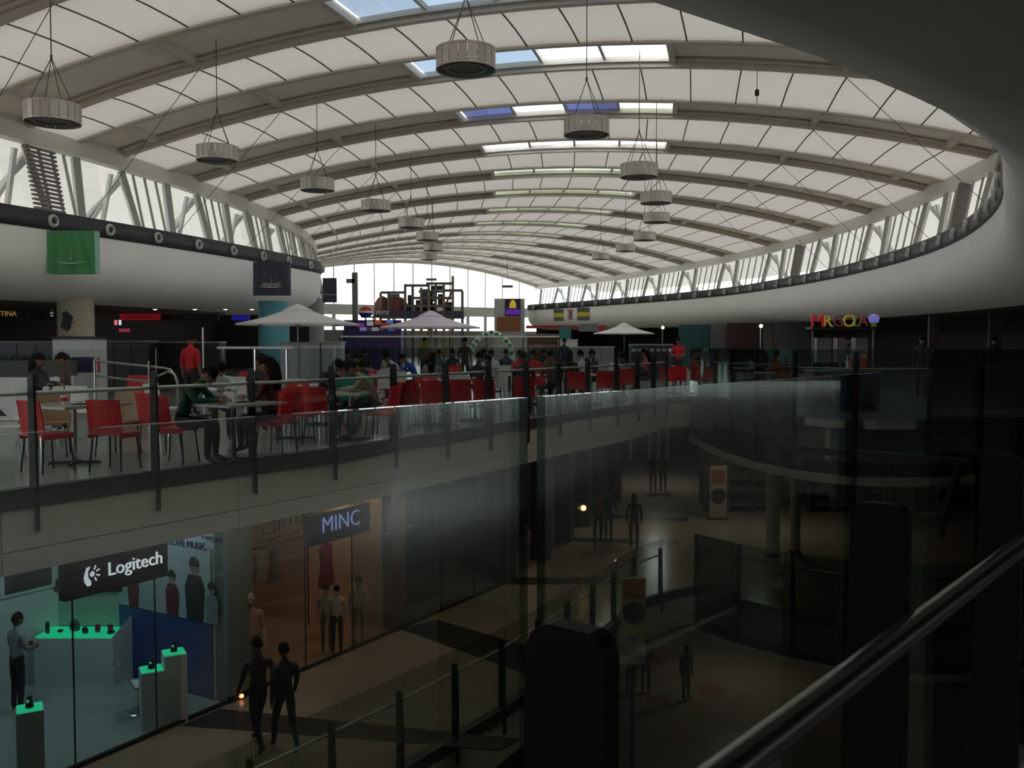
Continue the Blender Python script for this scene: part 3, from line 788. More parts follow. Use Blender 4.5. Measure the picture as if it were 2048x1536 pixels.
def head_parts(J):
    "skull with brow, nose, jaw and ears, then the hair cap"
    h = Vector(J['head']); n = Vector(J['neck']); up = (h-n).normalized()
    f = J.get('_face', Vector((0, 1, 0))); f = Vector(f); f = (f-up*f.dot(up)).normalized(); x = f.cross(up)
    c = h+up*0.075
    m = MB(); rows = []
    for i in range(9):
        a = -PI/2+PI*i/8; zz = math.sin(a); cr = math.cos(a); row = []
        for j in range(14):
            t = 2*PI*j/14; ct, st = math.cos(t), math.sin(t)
            wx = .074*cr; wy = .094*cr*(1.0 if st > 0 else 1.05); jaw = 0.82 if zz < -.3 else 1.0
            row.append(c+x*(wx*ct*jaw)+f*(wy*st+(.012 if zz < -.2 and st > 0 else 0)*cr)+up*(.118*zz))
        rows.append(row)
    for A, B in zip(rows[:-1], rows[1:]):
        for j in range(14): m.quad(A[j], A[(j+1) % 14], B[(j+1) % 14], B[j])
    m.tube([c+f*.088+up*.025, c+f*.112-up*.018, c+f*.09-up*.032], [.009, .015, .009], 6)          # nose
    for s in (-1, 1): m.lathe([(0, -.008), (.026, -.006), (.03, .006), (.018, .010)], 8, c+x*(.073*s)-up*.01, x*s)  # ears
    eyes = MB()
    for s in (-1, 1): eyes.lathe([(0, .008), (.009, .004), (.011, 0), (0, -.004)], 6, c+x*(.03*s)+f*.083+up*.018, f)
    eyes.tube([c+x*-.024+f*.092-up*.062, c+f*.098-up*.064, c+x*.024+f*.092-up*.062], .005, 5)
    hair = MB(); rows = []
    for i in range(6):
        a = PI/2*(i/5.0)*1.25-.32; zz = math.sin(min(a, PI/2)); cr = max(0, math.cos(min(a, PI/2))); row = []
        for j in range(14):
            t = 2*PI*j/14; st = math.sin(t); lift = 0.055 if st > .35 and i == 0 else 0.0
            row.append(c-f*.008+x*(.083*cr*math.cos(t))+f*(.104*cr*st)+up*(.128*zz+.008+lift))
        rows.append(row)
    for A, B in zip(rows[:-1], rows[1:]):
        for j in range(14): hair.quad(A[j], A[(j+1) % 14], B[(j+1) % 14], B[j])
    return m, eyes, hair
def hand_fingers(m, J, s):
    w = Vector(J['wr_'+s]); h = Vector(J['ha_'+s]); d = (h-w).normalized(); side = 1 if s == 'r' else -1
    ref = Vector(J.get('_hf_'+s, (0, 1, 0))); ref = (ref-d*ref.dot(d)).normalized()      # thumb side
    nrm = d.cross(ref)*(-side)
    for k, L in enumerate((.066, .076, .070, .055)):
        b = h+ref*(.028-.019*k)-d*.01; m.tube([b, b+d*L*.55, b+d*L*.9+nrm*L*.25], [.0095, .009, .007], 6)
    b = w.lerp(h, .55)+ref*.024; m.tube([b, b+ref*.024+d*.028, b+ref*.028+d*.058+nrm*.012], [.011, .010, .008], 6)
POSES = {}
EYEM = mat('eye_dark', (0.02, 0.015, 0.015), 0.3)
def make_pose(key, J, long_hair=False):
    jo = {k: v for k, v in J.items() if not k.startswith('_')}
    me = skin_body(jo, EDGES, RAD, 'pelvis')
    me.materials.clear()
    for _ in range(6): me.materials.append(EYEM)
    bm = bmesh.new(); bm.from_mesh(me)
    segs = [(Vector(jo[a]), Vector(jo[b]), seg_mat((a, b)), (max(RAD[a]) if isinstance(RAD[a], tuple) else RAD[a])) for a, b in EDGES]
    for f in bm.faces:
        c = f.calc_center_median(); best = (9, 1)
        for a, b, mi, r in segs:
            t = max(0, min(1, (c-a).dot(b-a)/(b-a).length_squared)); dd = (c-a.lerp(b, t)).length-r*.7
            if dd < best[0]: best = (dd, mi)
        f.material_index = best[1]; f.smooth = True
    bm.to_mesh(me); bm.free()
    hd, ey, hr = head_parts(J)
    fm = MB(); fm.v = []; hand_fingers(fm, jo | {k: v for k, v in J.items() if k.startswith('_')}, 'r'); hand_fingers(fm, jo | {k: v for k, v in J.items() if k.startswith('_')}, 'l')
    bm = bmesh.new(); bm.from_mesh(me)
    for extra, mi in ((hd, 0), (fm, 0), (ey, 5)):
        t = extra.mesh('t'); t.polygons.foreach_set('material_index', [0]*len(t.polygons))
        n = len(bm.faces); bm.from_mesh(t); bm.faces.ensure_lookup_table()
        for f in bm.faces[n:]: f.material_index = mi; f.smooth = True
        bpy.data.meshes.remove(t)
    bm.to_mesh(me); bm.free()
    if long_hair:
        h = Vector(J['head']); n = Vector(J['neck']); f = Vector(J.get('_face', (0, 1, 0)))
        hr.tube([h+Vector((0, 0, .16))-f*.04, h+Vector((0, 0, .05))-f*.09, n+Vector((0, 0, -.02))-f*.10, n+Vector((0, 0, -.20))-f*.13], [.05, .085, .085, .04], 10)
    POSES[key] = (me, hr.mesh('hair', [EYEM], True))
sit = dict(pelvis=(0, 0, .55), waist=(0, .02, .72), chest=(0, .04, .95), neck=(0, .06, 1.07), head=(0, .085, 1.15))
for s, t in (('r', 1), ('l', -1)):
    sit.update({'sh_'+s: (.17*t, .04, 1.005), 'el_'+s: (.22*t, .12, .76), 'wr_'+s: (.15*t, .33, .80), 'ha_'+s: (.13*t, .405, .80), 'hip_'+s: (.09*t, .04, .52),
                'kn_'+s: (.11*t, .44, .50), 'an_'+s: (.11*t, .42, .085), 'to_'+s: (.12*t, .59, .035), '_hf_'+s: (-t, .3, 0)})
make_pose('sit', pose(**sit))
make_pose('sit_long', pose(**sit), True)
lean = dict(sit); lean.update(waist=(0, .07, .71), chest=(0, .20, .91), neck=(0, .30, 1.01), head=(0, .36, 1.07))
for s, t in (('r', 1), ('l', -1)):
    lean.update({'sh_'+s: (.17*t, .20, .965), 'el_'+s: (.235*t, .34, .80), 'wr_'+s: (.10*t, .56, .80), 'ha_'+s: (.06*t, .625, .80)})
make_pose('lean', pose(**lean))
make_pose('stand', pose())
make_pose('stand_long', pose(), True)
fr = {}
for s, t in (('r', 1), ('l', -1)): fr.update({'el_'+s: (.23*t, .03, 1.12), 'wr_'+s: (.12*t, .25, 1.08), 'ha_'+s: (.09*t, .315, 1.09), '_hf_'+s: (0, 0, 1)})
make_pose('work', pose(**fr))
w1 = dict(el_r=(.22, -.10, 1.12), wr_r=(.235, -.10, .88), ha_r=(.235, -.08, .81), el_l=(-.22, .06, 1.12), wr_l=(-.225, .20, .91), ha_l=(-.22, .25, .85),
          kn_r=(.095, .20, .51), an_r=(.095, .30, .095), to_r=(.10, .46, .05), kn_l=(-.095, -.07, .49), an_l=(-.095, -.34, .16), to_l=(-.10, -.22, .05))
make_pose('walk', pose(**w1))
w2 = {}
for k, v in w1.items():
    n = k[:-1]+('l' if k[-1] == 'r' else 'r'); w2[n] = (-v[0], v[1]*.8, v[2])
make_pose('walk_other', pose(**w2)); make_pose('walk_long', pose(**w2), True)
SKIN = mat('skin_brown', (0.24, 0.125, 0.08), 0.55); SHOE = mat('shoe_dark', (0.03, 0.027, 0.025), 0.5); EYEM = mat('eye_dark', (0.02, 0.015, 0.015), 0.3)
HAIR = mat('hair_black', (0.008, 0.006, 0.005), 0.8, spec=0.15)
def cloth(n, c): return mat('cloth_'+n, c, 0.85, 0, 0.12, 14)
def person(p, label, pz, shirt, trousers, face, sleeve=None, hair=HAIR, scale=1.0, skin=SKIN, shoe=SHOE, group=None, cat='person', name='person'):
    "face: heading in degrees, 0 looks away from the viewer, 90 to the right"
    me, hm = POSES[pz]
    o = link(name, me); o.location = p; o.rotation_euler[2] = -math.radians(face); o.scale = (scale,)*3
    for i, m in enumerate((skin, shirt, trousers, shoe, sleeve or skin, EYEM)):
        o.material_slots[i].link = 'OBJECT'; o.material_slots[i].material = m
    tag(o, label, cat, group)
    if hair:
        h = link('hair', hm, o)
        h.material_slots[0].link = 'OBJECT'; h.material_slots[0].material = hair
    return o

# ------------------------------------------------------------------ chairs, tables, umbrellas
def chair_proto(name, shell, legm):
    t = thing(name, 'chair', 'chair')
    m = MB()
    rows = []
    for i in range(7):
        z = .43+.42*i/6; y = -.205-.06*(i/6)**1.3
        rows.append([(x, y-.03*(1-(x/.215)**2)+.03, z) for x in (-.215, -.14, -.05, .05, .14, .215)])
    for off, fl in ((0, 0), (.018, 1)):
        for A, B in zip(rows[:-1], rows[1:]):
            for j in range(5):
                q = [A[j], A[j+1], B[j+1], B[j]]; q = [(x, y-off, z) for x, y, z in q]; m.quad(*(q if fl else q[::-1]))
    for R in (rows[0], rows[-1]):
        for j in range(5): m.quad(R[j], R[j+1], (R[j+1][0], R[j+1][1]-.018, R[j+1][2]), (R[j][0], R[j][1]-.018, R[j][2]))
    for j in (0, 5):
        for A, B in zip(rows[:-1], rows[1:]): m.quad(A[j], B[j], (B[j][0], B[j][1]-.018, B[j][2]), (A[j][0], A[j][1]-.018, A[j][2]))
    m.build('backrest', shell, t, True)
    s = MB(); s.prism([(-.215, -.22), (.215, -.22), (.22, .15), (.17, .21), (-.17, .21), (-.22, .15)], .43, .455)
    s.box((-.21, -.02, .425), (.02, .40, .06)); s.box((.21, -.02, .425), (.02, .40, .06))
    s.build('seat', shell, t)
    for x in (-1, 1):
        for y in (-1, 1):
            MB().tube([(x*.175, y*.165-.01, .435), (x*.205, y*.205-.01, 0)], .012, 6).build('leg', legm, t)
    return t
def table_proto(name, top, size=.80, rnd=False):
    t = thing(name, 'table', 'table')
    if rnd: MB().lathe([(0, .72), (size/2, .72), (size/2, .75), (0, .75)], 24).build('tabletop', top, t)
    else: MB().box((0, 0, .735), (size, size, .03)).build('tabletop', top, t)
    MB().tube([(0, 0, .03), (0, 0, .72)], .032, 10).build('pedestal', M_CHROME, t)
    b = MB()
    for k in range(4): a = PI/4+k*PI/2; b.beam((0, 0, .025), (.3*math.cos(a), .3*math.sin(a), .018), .06, .03)
    b.build('foot', M_LEG, t)
    return t
PROTO = {'red': chair_proto('red_chair', M_RED, M_LEG), 'white': chair_proto('white_chair', M_WHITE, M_CHROME), 'tan': chair_proto('tan_chair', M_BROWN, M_LEG),
         'sq': table_proto('square_table', M_TOP, .95), 'sw': table_proto('cafe_table', M_TOPW, .75)}
USED = set()
def place(kind, p, face, label, cat, group):
    src = PROTO[kind]
    if kind in USED: o = copy_tree(src)
    else: o = src; USED.add(kind)
    o.location = p; o.rotation_euler[2] = -math.radians(face); tag(o, label, cat, group); return o
def chair(kind, px, d, face, label): return place(kind, at(px, d), face, label, 'chair', kind+' food court chairs')
def table(kind, px, d, rot, label): return place(kind, at(px, d), rot, label, 'table', 'food court tables')
# front row along the void balustrade, from left to right in the photograph
table('sq', 150, 11.55, 28, 'grey square table beside the balustrade at the far left')
chair('red', 98, 10.85, 30, 'red chair at the left end of the balustrade, back to the viewer')
chair('red', 232, 11.0, 10, 'red chair right of the leftmost grey table, back to the viewer')
chair('tan', 104, 12.35, 160, 'tan chair behind the leftmost grey table, left one of two')
chair('tan', 236, 12.45, 195, 'tan chair behind the leftmost grey table, right one of two')
chair('white', 12, 11.7, 70, 'white chair cut by the left picture edge')
chair('white', 78, 13.6, 100, 'white chair behind the left balustrade post')
chair('white', 178, 14.6, 20, 'white chair facing away behind the two tan chairs')
chair('white', 330, 15.2, 100, 'white chair behind the man in the dark green shirt')
table('sq', 468, 11.85, 32, 'dark square table between the green shirt man and the woman in maroon')
chair('red', 322, 12.5, 40, 'red chair close behind the seat of the green shirt man')
chair('red', 354, 11.6, 98, 'red chair carrying the man in the dark green shirt')
chair('red', 552, 12.55, 285, 'red chair carrying the woman in maroon')
chair('red', 594, 13.9, 15, 'red chair right of the woman in maroon')
chair('red', 645, 14.2, 20, 'red chair left of the fourth balustrade post from the left')
table('sw', 590, 14.6, 25, 'white cafe table behind the pair of red chairs')
chair('red', 585, 15.6, 190, 'red chair on the far side of the white cafe table')
table('sw', 703, 14.4, 20, 'small white cafe table before the two people in green')
chair('red', 762, 14.35, 280, 'red chair carrying the person in beige')
chair('red', 772, 15.6, 250, 'red chair just behind the person in beige')
chair('red', 828, 16.0, 20, 'red chair right of the person in beige, back to the viewer')
chair('red', 873, 16.6, 15, 'red chair beside the narrow white table, right of a pair')
table('sw', 853, 17.1, 25, 'white cafe table past the person in beige')
chair('red', 843, 18.0, 195, 'red chair facing the viewer behind the past-beige white table')
chair('red', 928, 17.2, 15, 'red chair left half hidden by the sixth balustrade post')
chair('red', 976, 17.3, 20, 'red chair just left of the seventh balustrade post')
table('sw', 950, 18.1, 25, 'white cafe table between the sixth and seventh balustrade posts')
chair('red', 1052, 18.7, 10, 'red chair with a dark haired person, back to the viewer')
chair('red', 1155, 22.0, 15, 'red chair behind the ninth balustrade post')
chair('red', 1214, 22.6, 20, 'red chair behind the tenth balustrade post')
table('sw', 1182, 23.0, 20, 'white cafe table between the ninth and tenth balustrade posts')
chair('red', 1256, 24.4, 15, 'red chair left of the white umbrella farthest away')
chair('red', 1336, 26.8, 20, 'red chair at the right end of the food court, left of a pair')
chair('red', 1358, 27.2, 10, 'red chair at the right end of the food court, right of a pair')
table('sw', 1349, 28.0, 10, 'white cafe table at the right end of the food court')
# middle rows
for px, d, f, k, lab in ((700, 21.5, 180, 'red', 'red chair under the left edge of the mauve umbrella'), (728, 22.0, 160, 'red', 'red chair right beside the first one under the mauve umbrella'),
        (768, 23.0, 100, 'red', 'red chair left of the white chairs under the mauve umbrella'), (778, 22.4, 10, 'white', 'white chair under the left half of the mauve umbrella'),
        (797, 22.6, 5, 'white', 'white chair left of the man in the blue shirt'), (872, 24.5, 10, 'white', 'white chair behind the mauve umbrella pole'),
        (898, 25, 190, 'red', 'red chair right of the mauve umbrella pole'), (921, 20.8, 8, 'white', 'pale chair with its back to the viewer before the man in pale cyan'),
        (992, 22.5, 5, 'white', 'bright white chair right of the man in pale cyan'), (1045, 23.5, 180, 'red', 'red chair of the left person in red in the middle row'),
        (1070, 24.2, 200, 'red', 'red chair of the right person in red in the middle row'), (270, 19.0, 175, 'red', 'lone red chair in front of the dark stalls on the left'),
        (492, 21.5, 180, 'red', 'red chair at the bar table, left of a pair'), (535, 21.8, 170, 'red', 'red chair at the bar table, right of a pair'),
        (455, 18.6, 5, 'white', 'white chair at the bar table, left of a pair'), (480, 18.7, 5, 'white', 'white chair at the bar table, right of a pair'),
        (605, 17.6, 20, 'white', 'white slatted chair below the large umbrella pole')):
    chair(k, px, d, f, lab)
table('sw', 745, 22.9, 10, 'white cafe table under the left half of the mauve umbrella')
table('sw', 960, 22.2, 10, 'white cafe table between the men in white in the middle row')
table('sw', 1060, 22.8, 10, 'white cafe table before the two people in red')
table('sw', 640, 17.2, 10, 'white cafe table right of the large umbrella pole')

# cups and plates left on the tables
CUP = MB().lathe([(0, 0), (.030, 0), (.042, .10), (.038, .10), (.030, .02), (0, .02)], 14).mesh('cup_wall', M_WHITE, True)
CUPB = MB().lathe([(.033, .03), (.0405, .08), (.041, .08), (.034, .03)], 14).mesh('cup_sleeve', M_RED, True)
PLT = MB().lathe([(0, .004), (.07, .004), (.115, .022), (.12, .022), (.075, 0), (0, 0)], 20).mesh('plate_dish', M_WHITE, True)
FOOD = MB().lathe([(0, .035), (.03, .03), (.05, .012), (0, .006)], 10).mesh('food', M_BROWN, True)
for px, d, k, lab in ((448, 11.75, 'cup', 'white paper cup on the table of the man in dark green'), (486, 11.95, 'plate', 'white plate on the table of the man in dark green'), (160, 11.5, 'plate', 'white plate on the leftmost grey table'), (128, 11.6, 'cup', 'white paper cup on the leftmost grey table'),
        (585, 14.55, 'plate', 'white plate on the cafe table behind the pair of red chairs'), (600, 14.7, 'cup', 'white paper cup on the cafe table behind the pair of red chairs'), (700, 14.35, 'cup', 'white paper cup before the two people in green'), (713, 14.45, 'plate', 'white plate before the two people in green'),
        (850, 17.1, 'cup', 'white paper cup on the cafe table past the person in beige'), (860, 17.0, 'plate', 'white plate on the cafe table past the person in beige'), (948, 18.1, 'cup', 'white paper cup on the table between the sixth and seventh posts'), (1180, 23.0, 'cup', 'white paper cup on the table between the ninth and tenth posts'), (1346, 28.0, 'cup', 'white paper cup on the table at the right end of the court')):
    t = thing('paper_cup' if k == 'cup' else 'dinner_plate', lab, 'cup' if k == 'cup' else 'plate', at(px, d, .751), 0, 'cups and plates on the tables')
    if k == 'cup': link('cup_wall', CUP, t); link('cup_sleeve', CUPB, t)
    else: link('plate_dish', PLT, t); link('food', FOOD, t)
def umbrella(px, d, w, m, label):
    root = thing('patio_umbrella', label, 'umbrella', at(px, d), 0.2, 'food court umbrellas')
    R = w/2; zr_, zt = 2.05, 2.56; can = MB(); n = 8
    for k in range(n):
        a0, a1 = 2*PI*k/n, 2*PI*(k+1)/n; P = []
        for i in range(6):
            f = i/5; r = R*f; z = zt-(zt-zr_)*(f**0.92)-0.05*math.sin(PI*f)
            row = []
            for j in range(4):
                g = j/3; a = a0+(a1-a0)*g; s = 1-0.055*math.sin(PI*g); rr = r*math.cos(PI/n)/math.cos((g-.5)*2*PI/n)
                row.append((rr*s**.5*math.cos(a), rr*s**.5*math.sin(a), z-0.0*g))
            P.append(row)
        for i in range(5):
            for j in range(3): can.quad(P[i][j], P[i][j+1], P[i+1][j+1], P[i+1][j])
        can.quad(P[5][0], P[5][3], (P[5][3][0], P[5][3][1], zr_-.05), (P[5][0][0], P[5][0][1], zr_-.05))
    can.build('canopy', m, root)
    MB().lathe([(0, zt+.025), (.08, zt+.005), (.40, zt-.15), (.40, zt-.17), (0.1, zt-.04)], 8).build('vent_cap', m, root)
    MB().tube([(0, 0, 0.05), (0, 0, zt+.02)], 0.024, 8).build('pole', M_RAIL, root)
    MB().lathe([(0, 0), (.30, 0), (.30, .05), (.06, .09), (.05, .22), (0, .22)], 16).build('base', M_LEG, root)
    for k in range(n):
        a = 2*PI*k/n; MB().beam((.05*math.cos(a), .05*math.sin(a), zt-.16), (R*.95*math.cos(a), R*.95*math.sin(a), zr_-.04), .018, .025).build('rib', M_LEG, root)
    return root
umbrella(597, 25.0, 3.25, M_UMB, 'large off white umbrella on the left of the food court')
umbrella(862, 30.0, 3.25, M_UMB2, 'mauve white umbrella in the middle of the food court')
umbrella(1248, 47.0, 3.25, M_UMB, 'small looking white umbrella farthest to the right')

# ------------------------------------------------------------------ people on the food court level
C = cloth
DK = C('charcoal', (.022, .022, .028)); NAVY = C('navy', (.02, .03, .07)); JEAN = C('denim', (.05, .065, .10)); BEIGE = C('beige', (.34, .28, .21)); WHT = C('white', (.62, .64, .66))
RED = C('red', (.55, .018, .03)); GRN = C('dark_green', (.012, .07, .035)); EMER = C('emerald', (.01, .30, .18)); MAR = C('maroon', (.12, .015, .02)); BLU = C('royal_blue', (.02, .05, .33)); CYAN = C('pale_cyan', (.48, .62, .63)); BRN = C('brown', (.09, .055, .04))
person(at(360, 11.62), 'man in dark green shirt leaning over the square table by the balustrade', 'lean', GRN, DK, 98, GRN)
person(at(548, 12.58), 'woman in maroon top seated across from the green shirt man', 'sit_long', MAR, DK, 278)
person(at(758, 14.38), 'person in beige shirt seated facing left by the balustrade', 'lean', BEIGE, JEAN, 275, BEIGE)
person(at(695, 15.6), 'child in emerald shirt facing the viewer behind a small white table', 'sit', EMER, DK, 175, scale=.9)
person(at(731, 16.4), 'person in emerald shirt partly hidden behind the beige shirt', 'sit', EMER, DK, 200, scale=.9)
person(at(72, 16.2), 'dark clothed person with long hair seated at the far left by the planter', 'sit_long', DK, DK, 100, DK)
person(at(140, 17.0), 'person in dark clothes seated before the white counter at left', 'sit', BRN, DK, 250, DK)
person(at(383, 19.5), 'man in a bright red shirt standing before the dark stalls', 'stand', RED, DK, 20)
person(at(432, 14.6), 'person in white patterned shirt bowed behind the green shirt man', 'lean', WHT, DK, 150, WHT)
person(at(518, 15.2), 'person with black hair seated behind the second balustrade post', 'sit', DK, DK, 10, DK)
person(at(640, 16.6), 'man in dark plum shirt seated below the large umbrella', 'lean', C('plum', (.035, .025, .045)), DK, 120)
person(at(712, 18.6), 'dark haired person seated between the fourth and fifth balustrade posts', 'sit', DK, JEAN, 15)
person(at(864, 19.5), 'woman in pale top seen from behind in the middle of the food court', 'sit_long', C('mauve', (.25, .21, .23)), DK, 5)
person(at(806, 24.5), 'man in white shirt reaching left under the mauve umbrella', 'lean', WHT, DK, 270, WHT)
person(at(836, 24.0), 'man in royal blue shirt under the mauve umbrella', 'lean', BLU, DK, 285, BLU)
person(at(765, 25.0), 'person in pale shirt seated left of the man in white', 'sit', C('stone', (.33, .31, .28)), DK, 90)
person(at(940, 21.6), 'man in pale cyan shirt leaning right over a table', 'lean', CYAN, DK, 75, CYAN)
person(at(984, 26.0), 'person in white shirt seated beyond the bright white chair', 'sit', WHT, DK, 190)
person(at(1041, 24.2), 'left one of two people in red seated in the middle row', 'sit', RED, DK, 190)
person(at(1068, 25.0), 'right one of two people in red seated in the middle row', 'sit', RED, DK, 200)
person(at(955, 19.4), 'person in black seated behind the sixth balustrade post', 'sit', DK, DK, 30, DK)
person(at(1047, 18.9), 'dark haired person in black on the red chair before the dark post', 'sit', DK, DK, 5, DK)
person(at(1105, 21.4), 'person in brown seated left of the far umbrella', 'sit', BRN, DK, 340)
person(at(1139, 23.5), 'person in black seated with back to viewer behind the ninth post', 'sit_long', DK, DK, 5, DK)
person(at(1168, 24.7), 'person with white shirt and black hair behind the ninth post', 'sit', WHT, DK, 300)
person(at(1191, 25.5), 'person in dark shirt seated right of the white shirt near the ninth post', 'sit', NAVY, DK, 250)
person(at(1217, 25.0), 'person in pale grey seated left of the farthest umbrella pole', 'lean', C('pale_grey', (.45, .46, .48)), DK, 60)
person(at(1294, 30.0), 'woman in pink seated right of the farthest umbrella pole', 'sit_long', C('pink', (.55, .08, .12)), DK, 270)
person(at(1356, 33.0), 'man in red shirt standing at the right end of the food court', 'work', RED, DK, 200)
person(at(1128, 36.0), 'person in navy standing by the white kiosk counter', 'stand', NAVY, DK, 30, NAVY)
# ------------------------------------------------------------------ columns, banners and stalls on the left
def hpos(px, d, py): p = at(px, d); return Vector((p.x, p.y, zat(py, d)))
col1 = thing('round_column', 'cream round column with a dark poster under the green banner', 'column', at(155, 25.5))
MB().lathe([(0, 0), (.47, 0), (.47, 2.9), (0, 2.9)], 28).build('shaft', mat('column_cream', (.50, .44, .33), .6), col1, True)
po = MB(); k = []
for i in range(14):
    a = -PI/2-.1+(.30+.12*math.sin(i*1.7))*math.cos(2*PI*i/14)*1.1; z = 1.5+.62+(.27+.03*math.cos(i*2.3))*math.sin(2*PI*i/14)
    k.append((.480*math.cos(a), .480*math.sin(a), z))
kc = (.477*math.cos(-PI/2-.1), .477*math.sin(-PI/2-.1), 2.12)
for i in range(14): po.quad(kc, k[i], k[(i+1) % 14])
po.build('poster_blob', mat('poster_dark_blue', (.03, .035, .04), .6, 0, .5, 9), col1)
MB().box((.13, -.462, 2.08), (.10, .01, .05)).build('poster_patch', mat('poster_orange', (.55, .16, .03), .6), col1)
for i, z in enumerate((1.72, 1.66, 1.60)):
    MB().box((.06, -.468, z), (.42-.06*i, .008, .012)).build('poster_text_line', mat('poster_text', (.12, .09, .06), .7), col1)
col2 = thing('round_column', 'turquoise round column under the dark blue banner', 'column', at(549, 30.5))
MB().lathe([(0, 0), (.5, 0), (.5, 2.9), (0, 2.9)], 28).build('shaft', mat('column_turquoise', (.10, .33, .40), .5), col2, True)
def banner(px0, px1, py0, py1, d, m, side_m, label, word, wy, back=1.3):
    a = hpos(px0, d, py1); b = hpos(px1, d, py0); w = b.x-a.x; h = b.z-a.z
    root = thing('hanging_banner', label, 'banner', (a.x+w/2, d, a.z), 0, 'atrium banners')
    g = MB(); rows = []
    for i in range(9):
        x = -w/2+w*i/8; rows.append([(x, .012*math.sin(i*1.9), h), (x, .02*math.sin(i*2.3), h*.5), (x*1.02, .03*math.sin(i*2.1), 0)])
    for A, B in zip(rows[:-1], rows[1:]):
        for j in range(2): g.quad(A[j], B[j], B[j+1], A[j+1])
    for A, B in zip(rows[:-1], rows[1:]):
        for j in range(2): g.quad(*[(x, y+.02, z) for x, y, z in (A[j], A[j+1], B[j+1], B[j])])
    g.build('cloth_front', m, root)
    MB().frame_box((w/2+.02, back/2+.01, h/2), (0.1, .995, 0), (.995, -.1, 0), (0, 0, 1), back, .02, h).build('cloth_side', side_m, root)
    MB().frame_box((0, back/2, .01), (1, 0, 0), (0, 1, 0), (0, 0, 1), w*.98, back, .02).build('cloth_bottom', m, root)
    wm = mat('banner_print_white', (.62, .66, .64), .7)
    arc = MB()
    P = [(-w*.33+w*.66*i/10, -.045, h*wy-.10+.05*((i-5)/5.0)**2) for i in range(11)]
    arc.tube(P, [.004+.010*math.sin(PI*i/10) for i in range(11)], 5); arc.build('emblem_arc', wm, root)
    MB().tube([(.02, -.045, h*wy-.02), (.02, -.045, h*wy+.22)], [.008, .003], 5).build('emblem_spire', wm, root)
    if word: lettering(word, .22, (0.02, -.045, h*wy), (1, 0), wm, root, .004)
    return root
GRB = mat('banner_green', (.075, .29, .11), .8, 0, .1, 3); GRS = mat('banner_green_side', (.28, .50, .38), .8)
BLB = mat('banner_slate_blue', (.055, .06, .09), .8, 0, .1, 3)
banner(101, 194, 461, 547, 22.3, GRB, GRS, 'green banner with a thin white emblem under the left air duct', '', .33, .22)
banner(509, 580, 524, 591, 29.4, BLB, BLB, 'slate blue banner with a white emblem under the left air duct', 'mantri', .33, .12)

def sign_box(px0, px1, py0, py1, d, m, label, words=(), wm=None, name='shop_sign', thick=.12, size=.6, ang=0.0, cat='sign', group='food stall signs', glow=None):
    a = hpos(px0, d, py1); b = hpos(px1, d, py0); w = b.x-a.x; h = b.z-a.z
    root = thing(name, label, cat, ((a.x+b.x)/2, d, a.z), ang, group)
    MB().box((0, 0, h/2), (w, thick, h)).build('sign_board', m, root)
    n = max(1, len(words))
    for i, t in enumerate(words):
        lettering(t, h/n*size, (0, -thick/2-.008, h*(1-(i+.5)/n)), (1, 0), wm, root, .006)
    return root
LYEL = mat('letters_amber', (.45, .33, .10), .5, emit=(.8, .5, .12), estr=.25); LWHT = mat('letters_white', (.7, .7, .7), .5, emit=(.8, .85, .9), estr=.45)
LRED = mat('sign_red_lit', (.45, .02, .03), .5, emit=(.8, .02, .03), estr=.12); LREDT = mat('letters_pale_red', (.6, .25, .22), .5)
DARKB = mat('sign_board_dark', (.018, .013, .012), .5); GREYB = mat('sign_board_grey', (.07, .07, .07), .5)
sign_box(-40, 62, 616, 640, 33.0, DARKB, 'dark stall sign with amber letters at the far left', ['SETTINA'], LYEL)
sign_box(95, 122, 618, 634, 32.6, DARKB, 'small black stall sign with white lines beside the cream column', ['Pizza', 'Pasta', 'Grill'], LWHT)
sign_box(243, 322, 625, 640, 36.0, LRED, 'wide red stall sign under the left soffit', ['Coca-Cola'], LREDT, size=.75)
sign_box(325, 440, 627, 642, 36.5, GREYB, 'grey stall sign right of the wide red one', ['ALIBABA'], mat('letters_grey', (.25, .25, .25), .5), size=.5)
sign_box(466, 500, 631, 641, 37, mat('sign_deep_blue', (.02, .02, .16), .5, emit=(.02, .02, .5), estr=.3), 'small deep blue lit sign left of the large umbrella', [])
# menu screens and stall counters
def counter(px0, px1, ptop, d, m, label, depth=.7, topm=None, name='stall_counter', ang=0.0, group='stall counters', base=0.0, panels=3, cat='counter'):
    a = at(px0, d); b = at(px1, d); w = b.x-a.x; h = zat(ptop, d)-base
    root = thing(name, label, cat, ((a.x+b.x)/2, d, base), ang, group)
    MB().box((0, depth/2, (h-.05)/2), (w, depth, h-.05)).build('carcass', m, root)
    MB().box((0, depth/2, h-.025), (w+.06, depth+.08, .05)).build('worktop', topm or M_TOP, root)
    for k in range(panels):
        MB().box((-w/2+w*(k+.5)/panels, -.012, (h-.1)/2+.03), (w/panels-.03, .025, h-.2)).build('front_panel', m, root)
    MB().box((0, .03, .04), (w*.98, .05, .08)).build('plinth', M_LEG, root)
    return root
GREYW = mat('counter_pale_grey', (.42, .46, .48), .4); STEELD = mat('counter_dark_steel', (.05, .05, .052), .3, .5)
counter(562, 640, 684, 27.5, GREYW, 'pale grey kiosk counter under the large umbrella, left unit', panels=2)
counter(643, 682, 683, 27.6, GREYW, 'pale grey kiosk counter under the large umbrella, narrow right unit', panels=1)
counter(0, 110, 682, 31.0, STEELD, 'dark stall counter below the amber sign')
counter(195, 300, 681, 30.0, STEELD, 'dark stall counter left of the man in red')
counter(305, 440, 683, 31.0, mat('counter_brown_black', (.022, .018, .015), .5), 'black brown stall counter behind the man in red')
